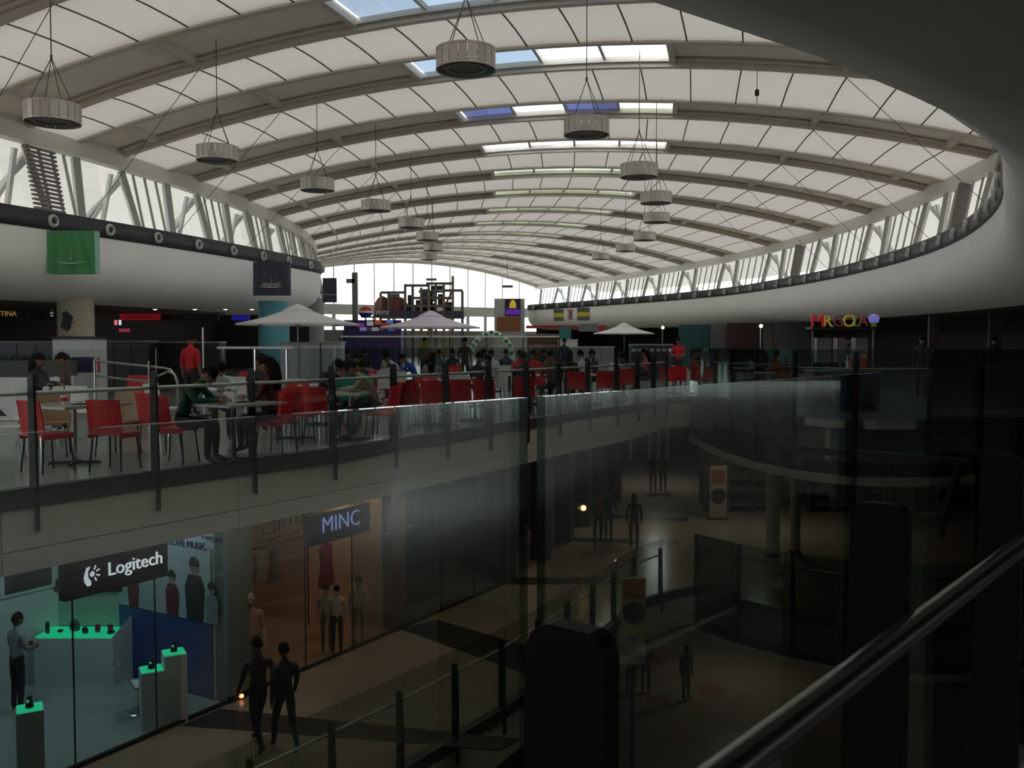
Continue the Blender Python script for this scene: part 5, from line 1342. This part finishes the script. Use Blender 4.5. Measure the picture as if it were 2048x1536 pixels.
# illuminated hanging sign
sg = thing('hanging_shop_sign', 'black hanging sign with white Logitech lettering and logo', 'sign', S(.5, -.12, 2.6))
o = sg.location
m = sbox(MB(), -.48, 1.30, -.18, -.02, 2.58, 3.13); m.v = [tuple(Vector(v)-o) for v in m.v]; m.build('sign_board', mat('sign_black', (.012, .012, .014), .5), sg)
GL = mat('lettering_lit_white', (.75, .78, .82), .5, emit=(.8, .86, .95), estr=.55)
lettering('Logitech', .29, S(.70, -.19, 2.90)-o, SX, GL, sg, .012)
lg = MB()
c = S(-.05, -.195, 2.88)-o; U3 = Vector(SX)
def lp(x, z): return c+U3*x+Vector((0, 0, z))
lg.quad(*[lp(x, z) for x, z in ((-.10, .13), (-.03, .14), (-.075, .06), (-.07, -.02), (-.02, -.09), (-.03, -.15), (-.09, -.15), (-.135, -.08), (-.145, 0))])
lg.quad(*[lp(-.005+.042*math.cos(2*PI*i/12), .02+.042*math.sin(2*PI*i/12)) for i in range(12)])
for a in (-60, -20, 25, 65):
    ca, sa = math.cos(math.radians(a)), math.sin(math.radians(a)); x0, z0, x1, z1 = .065*ca, .02+.065*sa, .13*ca, .02+.13*sa
    lg.quad(lp(x0-.012*sa, z0+.012*ca), lp(x0+.012*sa, z0-.012*ca), lp(x1+.014*sa, z1-.014*ca), lp(x1-.014*sa, z1+.014*ca))
lg.build('logo_mark', GL, sg)
for s in (-.3, 1.15): MB().tube([S(s, -.1, 3.13)-o, S(s, -.1, TOPZ)-o], .012, 6).build('hanger', M_LEG, sg)
# shopfront glass, frames and pillars
def shopfront(s0, s1, n, label, gaps, header=M_LEG):
    w = thing('shopfront', label, 'shopfront', S((s0+s1)/2, 0, 0), 0, 'glass shopfronts'); o = w.location
    def add(mb, nm, mt): mb.v = [tuple(Vector(v)-o) for v in mb.v]; return mb.build(nm, mt, w)
    for k in range(n):
        a = s0+(s1-s0)*k/n; b = s0+(s1-s0)*(k+1)/n
        if k not in gaps: add(sbox(MB(), a+.01, b-.01, .0, .012, .04, TOPZ-.1), 'glass_pane', M_G_SHOP)
        if k: add(sbox(MB(), a-.008, a+.008, -.005, .02, 0, TOPZ-.1), 'glass_joint', M_FIN)
    add(sbox(MB(), s0, s1, -.03, .05, 0, .05), 'sill', M_FIN); add(sbox(MB(), s0, s1, -.03, .05, TOPZ-.12, TOPZ), 'head_rail', header)
shopfront(-6, 2.62, 6, 'glass shopfront of the electronics shop at lower left', (2,))
shopfront(3.25, 7.35, 3, 'glass shopfront of the clothing shop', (1,))
shopfront(7.75, 12.0, 3, 'dark glass shopfront right of the clothing shop', ())
for s0, s1, m, lab in ((2.66, 3.2, mat('pillar_grey_green', (.16, .19, .18), .5), 'grey green pillar between the two lit shops'), (7.38, 7.72, mat('pillar_brown', (.15, .10, .08), .5), 'brown pillar right of the clothing shop'), (12.0, 12.5, mat('pillar_dark', (.05, .05, .05), .5), 'dark pillar at the end of the dark shopfront')):
    p = thing('shop_pillar', lab, 'pillar', S((s0+s1)/2, .1, 0), 0, 'shop pillars'); o = p.location
    mb = sbox(MB(), s0, s1, -.05, .3, 0, TOPZ); mb.v = [tuple(Vector(v)-o) for v in mb.v]; mb.build('cladding', m, p)
    mb = sbox(MB(), s0-.01, s1+.01, -.06, .0, 0, .12); mb.v = [tuple(Vector(v)-o) for v in mb.v]; mb.build('skirting', M_FIN, p)
# display counter with green glowing top
GLOW = mat('green_light_panel', (.02, .5, .25), .5, emit=(.02, .9, .42), estr=.45)
dc = thing('display_counter', 'white display counter with glowing green top in the electronics shop', 'counter', (-8.05, 16.75, ZL), 0)
MB().box((0, .35, .45), (1.45, .7, .90)).build('carcass', COOLW, dc); MB().box((0, .33, .915), (1.40, .62, .03)).build('light_top', GLOW, dc)
MB().quad((.72, 0, .93), (.95, .75, 1.35), (.95, .75, 0), (.72, 0, 0)).build('slanted_side', COOLW, dc); MB().box((0, .72, 1.25), (1.5, .05, .65)).build('back_panel', mat('display_back', (.35, .46, .42), .5), dc)
MB().box((-.05, .68, 1.72), (1.55, .12, .22)).build('dark_shelf', M_FIN, dc)
for i, (x, h, r, c, lab) in enumerate(((-.58, .22, .04, (.03, .05, .04), 'tall dark speaker at the left of the green counter'), (-.38, .05, .05, (.25, .03, .04), 'small red mouse on the green counter'), (-.15, .20, .10, (.06, .09, .08), 'dark box speaker on the green counter'), (.12, .12, .06, (.02, .03, .03), 'small black cube on the green counter'), (.32, .15, .05, (.35, .02, .05), 'round red gadget on the green counter, left of two'), (.52, .13, .05, (.30, .02, .05), 'round red gadget on the green counter, right of two'), (.60, .06, .07, (.02, .03, .02), 'low dark dish on the green counter'))):
    g = thing('gadget', lab, 'gadget', dc.location+Vector((x, .22+.08*(i % 3), .93)), 0, 'gadgets on the green counter')
    MB().lathe([(0, 0), (r*.8, 0), (r, h*.2), (r*.95, h*.8), (r*.5, h), (0, h)], 12 if i not in (2, 3) else 4).build('case', mat('gadget_%d' % i, c, .4), g, i not in (2, 3))
    MB().lathe([(0, .012), (r*.4, .008), (r*.45, 0)], 10, (0, -r*.86, h*.55), (0, -1, 0)).build('dial', M_LEG, g)
for px, py, h, lab in ((305, 1452, .95, 'white pedestal with glowing green top, shorter one of two'), (350, 1440, 1.15, 'white pedestal with glowing green top, taller one of two'), (22, 1545, .98, 'pedestal with glowing green top at the lower left corner')):
    p = thing('display_pedestal', lab, 'pedestal', W(px, py, ZL) if py < 1500 else Vector((-7.05, 13.3, ZL)), .5, 'display pedestals')
    MB().box((0, 0, h/2), (.36, .36, h)).build('body', COOLW, p); MB().box((0, 0, h+.01), (.33, .33, .02)).build('light_top', GLOW, p); MB().box((0, 0, .03), (.34, .34, .06)).build('plinth', M_FIN, p)
    g = thing('gadget', 'dark gadget standing on the '+lab.replace('white ', '').replace(' with glowing green top', '').replace(',', ' of'), 'gadget', p.location+Vector((0, 0, h+.02)), 0, 'gadgets on pedestals')
    MB().lathe([(0, 0), (.06, 0), (.05, .06), (.03, .10), (.035, .16), (0, .17)], 10).build('case', M_LEG, g, True); MB().lathe([(0, .01), (.02, .006), (.022, 0)], 8, (0, -.04, .1), (0, -1, 0)).build('lens', GLOW, g)
ec = thing('shell_chair', 'white shell chair beside the pedestals in the electronics shop', 'chair', W(272, 1425, ZL), -1.0)
sh = MB(); rows = []
for i in range(8):
    t = i/7; y = .25-.5*t if t < .55 else -.03-.25*(t-.55)/.45; z = .42+.02*math.sin(PI*t) if t < .55 else .42+.45*(t-.55)/.45
    rows.append([(x*(1-.15*t), y+.08*(x/.24)**2*(t < .55), z+.06*(x/.24)**2) for x in (-.24, -.12, 0, .12, .24)])
for A, B in zip(rows[:-1], rows[1:]):
    for j in range(4): sh.quad(A[j], A[j+1], B[j+1], B[j]); sh.quad(*[(x, y, z-.02) for x, y, z in (A[j], B[j], B[j+1], A[j+1])])
sh.build('shell', M_WHITE, ec, True); MB().tube([(0, .05, .05), (0, .05, .41)], .03, 8).build('stem', M_CHROME, ec); MB().lathe([(0, 0), (.24, 0), (.2, .03), (.04, .06), (0, .06)], 16, (0, .05, 0)).build('foot_disc', M_CHROME, ec)
tv = thing('wall_screen', 'black wall screen with pale frame above the green counter', 'screen', S(1.5, 3.86, 2.0))
o = tv.location
for nm, a, m_ in (('pale_frame', (.9, 1.95, 3.84, 3.88, 1.72, 2.5), COOLW), ('dark_glass', (.98, 1.87, 3.82, 3.85, 1.78, 2.44), M_FIN)):
    mb = sbox(MB(), *a); mb.v = [tuple(Vector(v)-o) for v in mb.v]; mb.build(nm, m_, tv)
person(W(36, 1425, ZL), 'shop visitor in pale grey shirt at the green display counter', 'work', C('grey_shirt', (.30, .33, .33)), DK, 30)
# clothing shop
wm = sthing('wall_clothing_shop', 'warm walls of the clothing shop', 'wall')
sbox(MB(), 3.2, 7.4, 4.2, 4.35, 0, TOPZ).build('back_wall', WARMW, wm); sbox(MB(), 7.26, 7.36, .3, 4.2, 0, TOPZ).build('side_wall', WARMW, wm); sbox(MB(), 3.2, 3.3, .3, 4.2, 0, TOPZ).build('side_wall', WARMW, wm)
sbox(MB(), 3.25, 7.3, 0.05, 4.2, .002, .012).build('shop_floor', mat('wood_floor_warm', (.28, .18, .12), .35), wm)
ms = thing('hanging_shop_sign', 'slate hanging sign with thin violet letters of the clothing shop', 'sign', S(5.4, -.12, 2.5)); o = ms.location
mb = sbox(MB(), 4.55, 6.35, -.18, -.02, 2.42, 3.02); mb.v = [tuple(Vector(v)-o) for v in mb.v]; mb.build('sign_board', mat('sign_slate', (.05, .055, .055), .5), ms)
lettering('MINC', .46, S(5.45, -.19, 2.76)-o, SX, mat('letters_violet', (.35, .38, .7), .5, emit=(.35, .4, .9), estr=.4), ms, .012, bold=-.02)
for s in (4.7, 6.2): MB().tube([S(s, -.1, 3.02)-o, S(s, -.1, TOPZ)-o], .012, 6).build('hanger', M_LEG, ms)
ol = thing('outline_letters', 'row of black outlined letter shapes behind the clothing shop glass', 'sign', S(4.0, .1, 2.6)); o = ol.location
def outl(s, z, pts):
    P = [S(s+x, .10, z+y)-o for x, y in pts]; MB().tube(P, .014, 5).build('letter_shape', M_FIN, ol)
outl(3.45, 2.75, [(0, 0), (.18, 0), (.18, .14), (.06, .14), (.06, .05)]); outl(3.7, 2.80, [(0, 0), (.22, 0), (.22, .30), (.34, .30), (.34, 0), (.22, 0)])
outl(4.14, 2.86, [(0, 0), (.2, 0), (.2, .32), (0, .32), (0, 0)]); outl(4.46, 2.88, [(0, .26), (.26, .26)]); outl(4.46, 2.88, [(.03, 0), (.22, 0), (.22, .18), (.03, .18), (.03, 0)]); outl(4.78, 3.0, [(0, 0), (.12, 0), (.12, .14), (0, .14), (0, 0)])
MB().tube([S(3.4, .1, 2.66)-o, S(4.95, .1, 2.72)-o], .01, 5).build('letter_rail', M_FIN, ol)
# hanging clothes on a rail
rk = thing('clothes_rail', 'steel clothes rail in the clothing shop', 'clothes rail', S(5, 1.9, 0)); o = rk.location
MB().tube([S(3.9, 1.9, 2.05)-o, S(6.7, 1.9, 2.05)-o], .018, 6).build('rail', M_FIN, rk)
for s in (3.9, 6.7): MB().tube([S(s, 1.9, 0)-o, S(s, 1.9, 2.05)-o], .018, 6).build('upright', M_FIN, rk)
def garment(s, n, zt, L, w, c, lab, k):
    g = thing('hanging_garment', lab, 'garment', S(s, n, zt), math.atan2(SU.y, SU.x), 'garments on hangers')
    m = MB(); rows = []
    for i, (f, ww) in enumerate(((0, .10), (.06, .85), (.2, .95), (.45, .8), (.75, 1.0), (1, 1.15))):
        rows.append([(w/2*ww*math.cos(2*PI*j/14), .045*math.sin(2*PI*j/14)*(1+.25*math.sin(5*j)), -L*f-.06) for j in range(14)])
    for A, B in zip(rows[:-1], rows[1:]):
        for j in range(14): m.quad(A[j], A[(j+1) % 14], B[(j+1) % 14], B[j])
    m.build('fabric', cloth('garment_%d' % k, c), g, True); MB().tube([(0, 0, -.07), (0, 0, 0), (.03, 0, .03), (.05, 0, .0)], .006, 5).build('hanger_hook', M_CHROME, g)
for k, (s, n, zt, L, w, c, lab) in enumerate(((4.05, 1.9, 2.03, .95, .34, (.05, .03, .03), 'dark brown dress at the left end of the clothes rail'), (4.4, 1.9, 2.03, .85, .36, (.40, .36, .36), 'pale pink dress second on the clothes rail'), (4.85, 1.9, 2.03, .7, .34, (.02, .02, .025), 'black top third on the clothes rail'), (5.25, 1.9, 2.03, .6, .34, (.35, .36, .36), 'pale grey top fourth on the clothes rail'), (5.7, 1.9, 2.03, .75, .36, (.16, .14, .13), 'taupe dress fifth on the clothes rail'), (6.3, 1.0, 2.12, .95, .46, (.22, .012, .03), 'crimson dress hanging alone near the glass'))):
    garment(s, n, zt, L, w, c, lab, k)
PALE = mat('mannequin_pale', (.42, .30, .24), .5)
for px, py, sc, a, b_, lab in ((693, 1312, .82, C('cream_shirt', (.42, .37, .31)), C('black_shorts', (.03, .02, .03)), 'child mannequin in cream shirt and black shorts'), (736, 1292, .84, C('pale_rose', (.45, .34, .31)), C('rose_skirt', (.30, .2, .18)), 'child mannequin in pale rose clothes, rightmost in the clothing shop'), (672, 1305, .80, C('mint', (.28, .33, .30)), C('grey_trousers', (.12, .11, .1)), 'child mannequin in mint shirt, leftmost of three'), (522, 1392, 1.08, C('dusty_pink', (.34, .20, .16)), C('brown_skirt', (.12, .07, .05)), 'tall mannequin with a pale bare head left in the clothing shop')):
    person(W(px, py, ZL)+Vector((SN.x, SN.y, 0))*.25, lab, 'stand', a, b_, 160, hair=None if sc > 1 else HAIR, scale=sc, skin=PALE, group='shop mannequins', cat='mannequin', name='mannequin')
# dark shop with a framed picture
wd = sthing('wall_dark_shop', 'dark walls of the shop right of the clothing shop', 'wall'); sbox(MB(), 7.7, 12.2, 3, 3.15, 0, TOPZ).build('back_wall', M_WALLD, wd); sbox(MB(), 12.1, 12.2, .3, 3.0, 0, TOPZ).build('side_wall', M_WALLD, wd)
fp = thing('framed_picture', 'framed blue grey landscape picture in the dark shop window', 'picture', S(10.3, .35, 1.9)); o = fp.location
for nm, a, m_ in (('frame', (9.4, 11.6, .33, .38, 1.75, 2.75), mat('frame_grey', (.10, .11, .11), .5)), ('print', (9.46, 11.54, .31, .34, 1.81, 2.69), mat('landscape_print', (.05, .07, .09), .5, 0, .8, 1.5)), ('print_foreground', (9.46, 11.54, .305, .33, 1.81, 2.0), mat('landscape_pale', (.12, .13, .12), .6))):
    mb = sbox(MB(), *a); mb.v = [tuple(Vector(v)-o) for v in mb.v]; mb.build(nm, m_, fp)
ct = thing('shop_counter', 'low dark counter inside the dark shop', 'counter', S(9.2, 1.2, 0), math.atan2(SU.y, SU.x))
MB().box((0, 0, .45), (2.2, .6, .9)).build('carcass', STEELD, ct); MB().box((0, 0, .92), (2.3, .68, .04)).build('worktop', M_FIN, ct)
# farther shopfronts along the corridor
F0 = S(12.5, 0, 0); F1 = Vector((4.1, 36.8, ZL)); FU = (F1-F0).normalized(); FL = (F1-F0).length; FN = Vector((-FU.y, FU.x, 0))
ff = thing('far_shopfront', 'row of dim glass shopfronts along the far corridor', 'shopfront', F0)
for k in range(5):
    a = FU*(FL*k/5); b = FU*(FL*(k+1)/5); c = (a+b)/2
    MB().frame_box(c+FN*.02+Vector((0, 0, TOPZ/2)), FU, FN, (0, 0, 1), FL/5-.5, .02, TOPZ-.1).build('glass_pane', M_G_SHOP, ff)
    MB().frame_box(c+FN*1.6+Vector((0, 0, TOPZ/2)), FU, FN, (0, 0, 1), FL/5, .1, TOPZ).build('shop_back', mat('far_back_%d' % k, ((.05, .045, .04), (.07, .06, .05), (.03, .03, .035), (.09, .07, .06), (.04, .035, .03))[k], .6, 0, .3, 1.5), ff)
    MB().frame_box(b+Vector((0, 0, TOPZ/2)), FU, FN, (0, 0, 1), .5, .5, TOPZ).build('pier', mat('far_pier', (.04, .035, .033), .6), ff)
ew2 = sthing('wall_corridor_end', 'end of the shop corridor, pale strips standing in for a lit shop', 'wall')
MB().box((9, 58, ZL+TOPZ/2), (26, .2, TOPZ)).build('end_wall', mat('corridor_end', (.22, .22, .21), .6), ew2)
for px in (1262, 1300, 1318, 1336):  # bright strips of a distant lit shop, put into pale solid posts
    p = at(px, 50); MB().box((p.x, 50, ZL+TOPZ/2), (.14, .14, TOPZ)).build('lit_shop_strip', mat('lit_shop_strip', (.45, .47, .5), .4), ew2)
gl = thing('wall_lamp', 'glowing amber lamp on the corridor shopfront', 'lamp', hpos(1168, 27.3, 1016))
MB().lathe([(0, .08), (.05, .06), (.075, 0), (.05, -.06), (0, -.08)], 10).build('bulb', mat('amber_glow', (1, .6, .2), .5, emit=(1, .55, .18), estr=8), gl); MB().box((-.1, .06, 0), (.2, .04, .06)).build('bracket', M_LEG, gl)
gl2 = thing('wall_lamp', 'small orange marker light low on the grey green pillar', 'lamp', S(2.9, -.08, .05))
MB().lathe([(0, .05), (.035, .04), (.045, 0), (0, -.03)], 10).build('bulb', mat('orange_glow', (1, .35, .15), .5, emit=(1, .35, .15), estr=3), gl2); MB().box((0, .03, -.01), (.1, .06, .03)).build('bracket', M_LEG, gl2)

# people on the shop level and on the ground level
PL = stripes('cloth_plaid', (.10, .07, .06), (.035, .03, .035), 6, 'X', .85)
def walker(px, py, z, lab, pz, a, b, face, sl=None, sc=1.0): return person(W(px, py, z), lab, pz, a, b, face, sl, scale=sc)
walker(518, 1500, ZL, 'man in plaid shirt walking past the grey green pillar', 'walk', PL, DK, 320, PL, 1.03)
walker(571, 1506, ZL, 'man in black walking beside the plaid shirt man', 'walk_other', DK, C('dark_denim', (.025, .028, .035)), 325, DK)
walker(1196, 1092, ZL, 'person in maroon walking in the corridor, left of a pair', 'walk', MAR, DK, 185)
walker(1217, 1084, ZL, 'person in dark blue walking in the corridor, right of a pair', 'walk_other', NAVY, JEAN, 190)
walker(1268, 1098, ZL, 'lone person in long dark coat on the corridor', 'stand_long', C('coat', (.03, .032, .03)), BRN, 10, DK)
walker(1306, 984, ZL, 'woman in black far down the corridor, left of a pair', 'stand_long', DK, BRN, 5, DK)
walker(1326, 984, ZL, 'person in black far down the corridor, right of a pair', 'walk', DK, DK, 10, DK)
walker(1145, 985, ZL, 'person in grey far down the corridor by the shopfronts', 'stand', C('mid_grey', (.12, .12, .12)), DK, 180)
walker(1263, 1384, ZG, 'person in dark clothes on the ground level, left of a pair', 'walk', NAVY, DK, 195)
walker(1291, 1386, ZG, 'person in red on the ground level, right of a pair', 'stand', MAR, DK, 185)
walker(1372, 1400, ZG, 'person in black standing on the ground level by the stickers', 'stand', DK, BRN, 150)

# totem sign standing on the ground level
tt = thing('totem_sign', 'tall standing sign with orange top, black disc and yellow foot', 'sign', at(1264, 19.6, ZG)); o = tt.location
w = 50/FPX*19.6; P = lambda py: zat(py, 19.6)-ZG
MB().tube([(0, .1, 0), (0, .1, P(1155))], .05, 8).build('pole', M_FIN, tt); MB().lathe([(0, 0), (.4, 0), (.35, .05), (0, .07)], 16, (0, .1, 0)).build('base', M_FIN, tt)
for y0, y1, m_, nm in ((1275, 1155, mat('totem_cream', (.30, .25, .19), .6), 'board'), (1328, 1280, mat('totem_cream', (.30, .25, .19), .6), 'lower_board')):
    MB().box((0, 0, (P(y0)+P(y1))/2), (w, .06, P(y1)-P(y0))).build(nm, m_, tt)
MB().box((0, -.04, (P(1158)+P(1196))/2), (w*.86, .02, P(1158)-P(1196))).build('orange_patch', mat('totem_orange', (.22, .075, .02), .6), tt)
MB().lathe([(0, .02), (w*.46, .02), (w*.46, 0), (0, 0)], 22, (0, -.03, P(1224)), (0, -1, 0)).build('black_disc', mat('totem_disc', (.03, .022, .02), .5), tt)
MB().box((0, -.04, P(1260)), (w*.8, .02, .16)).build('yellow_patch', mat('totem_yellow', (.35, .33, .04), .6), tt); MB().box((0, -.04, P(1309)), (w*.8, .02, .16)).build('orange_patch', mat('totem_orange', (.42, .12, .02)), tt)
lettering('KIAH', .15, (0, -.055, P(1187)), (1, 0), mat('totem_ink', (.06, .03, .02), .6), tt, .006)
# columns and shop behind the lower curved balustrade
for px, py, r, lab in ((1545, 1112, .20, 'pale round column on the shop level, left of a pair'), (1590, 1106, .15, 'pale round column on the shop level, thinner right of a pair')):
    p = thing('round_column', lab, 'column', W(px, py, ZL), 0, 'shop level columns'); MB().lathe([(0, 0), (r, 0), (r, TOPZ+.05), (0, TOPZ+.05)], 20).build('shaft', mat('column_pale', (.50, .47, .43), .6), p, True); MB().lathe([(r+.03, 0), (r+.03, .08), (r, .1)], 20).build('base_ring', M_FIN, p)
sw = sthing('wall_shop_right', 'shop wall with pale frieze and dots behind the lower curved balustrade', 'wall')
D3 = 36.0
a, b = at(1405, D3), at(1990, D3); MB().box(((a.x+b.x)/2, D3+.4, ZL+TOPZ/2), (b.x-a.x, .2, TOPZ)).build('back_wall', mat('shop_right_dark', (.06, .052, .045), .7, 0, .4, 1.2), sw)
MB().box(((a.x+b.x)/2+.6, D3+.22, (zat(938, D3)+zat(964, D3))/2), (b.x-a.x-1.6, .12, zat(938, D3)-zat(964, D3))).build('frieze', mat('frieze_pale', (.36, .33, .29), .6), sw)
for px in (1565, 1630, 1675, 1760, 1850): q = hpos(px, D3+.15, 950); MB().lathe([(0, .02), (.16, .02), (.16, 0), (0, 0)], 14, q, (0, -1, 0)).build('frieze_dot', M_FIN, sw)
random.seed(3)
for i, px in enumerate((1432, 1480, 1530, 1640, 1690, 1745, 1800, 1855)):
    su_ = thing('display_shelf', ['leftmost', 'second', 'third', 'fourth', 'fifth', 'sixth', 'seventh', 'rightmost'][i]+' dim display shelf in the shop behind the lower curved balustrade', 'shelf', at(px, 34.5, ZL), 0, 'shelves in the lower right shop')
    MB().box((0, .25, 1.0), (.86, .04, 2.0)).build('back_board', mat('shelf_brown', (.09, .07, .055), .6), su_)
    for k in range(4): MB().box((0, .05, .25+.5*k), (.86, .4, .03)).build('shelf_board', mat('shelf_brown', (.09, .07, .055)), su_)
    for x in (-.43, .43): MB().box((x, .05, 1.0), (.03, .4, 2.0)).build('side_board', mat('shelf_brown', (.09, .07, .055)), su_)
for i, px in enumerate((1436, 1890)):
    q = at(px, 33.0, ZL); rb = thing('roll_up_banner', ['roll up banner with black disc left of the pale round columns', 'roll up banner with black disc right of the pale round columns'][i], 'banner', q, 0, 'roll up banners')
    MB().box((0, 0, 1.0), (.62, .02, 1.9)).build('cloth', mat('totem_cream', (.30, .25, .19)), rb); MB().box((0, -.015, 1.55), (.5, .01, .5)).build('orange_patch', mat('totem_orange', (.42, .12, .02)), rb)
    MB().lathe([(0, .01), (.28, .01), (.28, 0), (0, 0)], 18, (0, -.012, .85), (0, -1, 0)).build('black_disc', mat('totem_disc', (.03, .022, .02)), rb); MB().box((0, 0, .03), (.7, .2, .06)).build('foot', M_FIN, rb)

# ------------------------------------------------------------------ shop lamps and added fill lights of the lower levels
def lamp_or_fill(p, size, power, col, label):
    r = thing('lamp_or_fill', label, 'ceiling light', p, 0, 'flush ceiling lamps')
    MB().box((0, 0, .02), (size+.08, size+.08, .05)).build('light_housing', M_RING, r); MB().box((0, 0, -.012), (size, size, .02)).build('light_diffuser', mat('diffuser_%d' % int(col[2]*100), col, .5, emit=col, estr=1.0), r)
    l = bpy.data.lights.new('area_light', 'AREA'); l.energy = power; l.color = col; l.size = size; o = bpy.data.objects.new('area_light', l); COL.objects.link(o); o.parent = r; o.location = (0, 0, -.03)
lamp_or_fill(S(-.3, 2.0, TOPZ-.06), .6, 13, (.72, .9, 1.0), 'cool flush ceiling lamp in the electronics shop')
lamp_or_fill(S(1.7, 1.4, TOPZ-.06), .6, 11, (.72, .9, 1.0), 'cool flush ceiling lamp before the mural')
lamp_or_fill(S(6.6, .8, TOPZ-.06), .4, 11, (1.0, .62, .38), 'warm flush ceiling lamp at the right of the clothing shop')
lamp_or_fill(S(4.8, 2.6, TOPZ-.06), .4, 4.5, (1.0, .62, .38), 'warm flush ceiling lamp over the clothes rail')
for k, (s, n) in enumerate(((2.0, -1.4), (7.0, -1.4), (12.5, -1.2))):  # fill lights added to lift the corridor floor
    lamp_or_fill(S(s, n, TOPZ-.05), .5, 15, (1.0, .84, .66), ['first', 'second', 'third'][k]+' warm flush ceiling lamp over the shop corridor')
lamp_or_fill(Vector((3.3, 31, ZL+TOPZ-.05)), .5, 26, (1.0, .86, .7), 'fourth warm flush ceiling lamp over the shop corridor')  # this and the next: fill added to brighten the far corridor
lamp_or_fill(Vector((6.4, 41, ZL+TOPZ-.05)), .6, 60, (.95, .92, .88), 'added pale fill light at the far end of the shop corridor')
lamp_or_fill(Vector((8.5, 31, ZL+TOPZ-.05)), .6, 40, (1.0, .9, .78), 'added fill light over the lower right shop')  # fill added for ambient light around the lower right shop
lamp_or_fill(Vector((7.5, 30, ZG+3.8)), .6, 32, (1.0, .86, .7), 'added fill light over the ground level')  # fill added for ambient light on the ground level
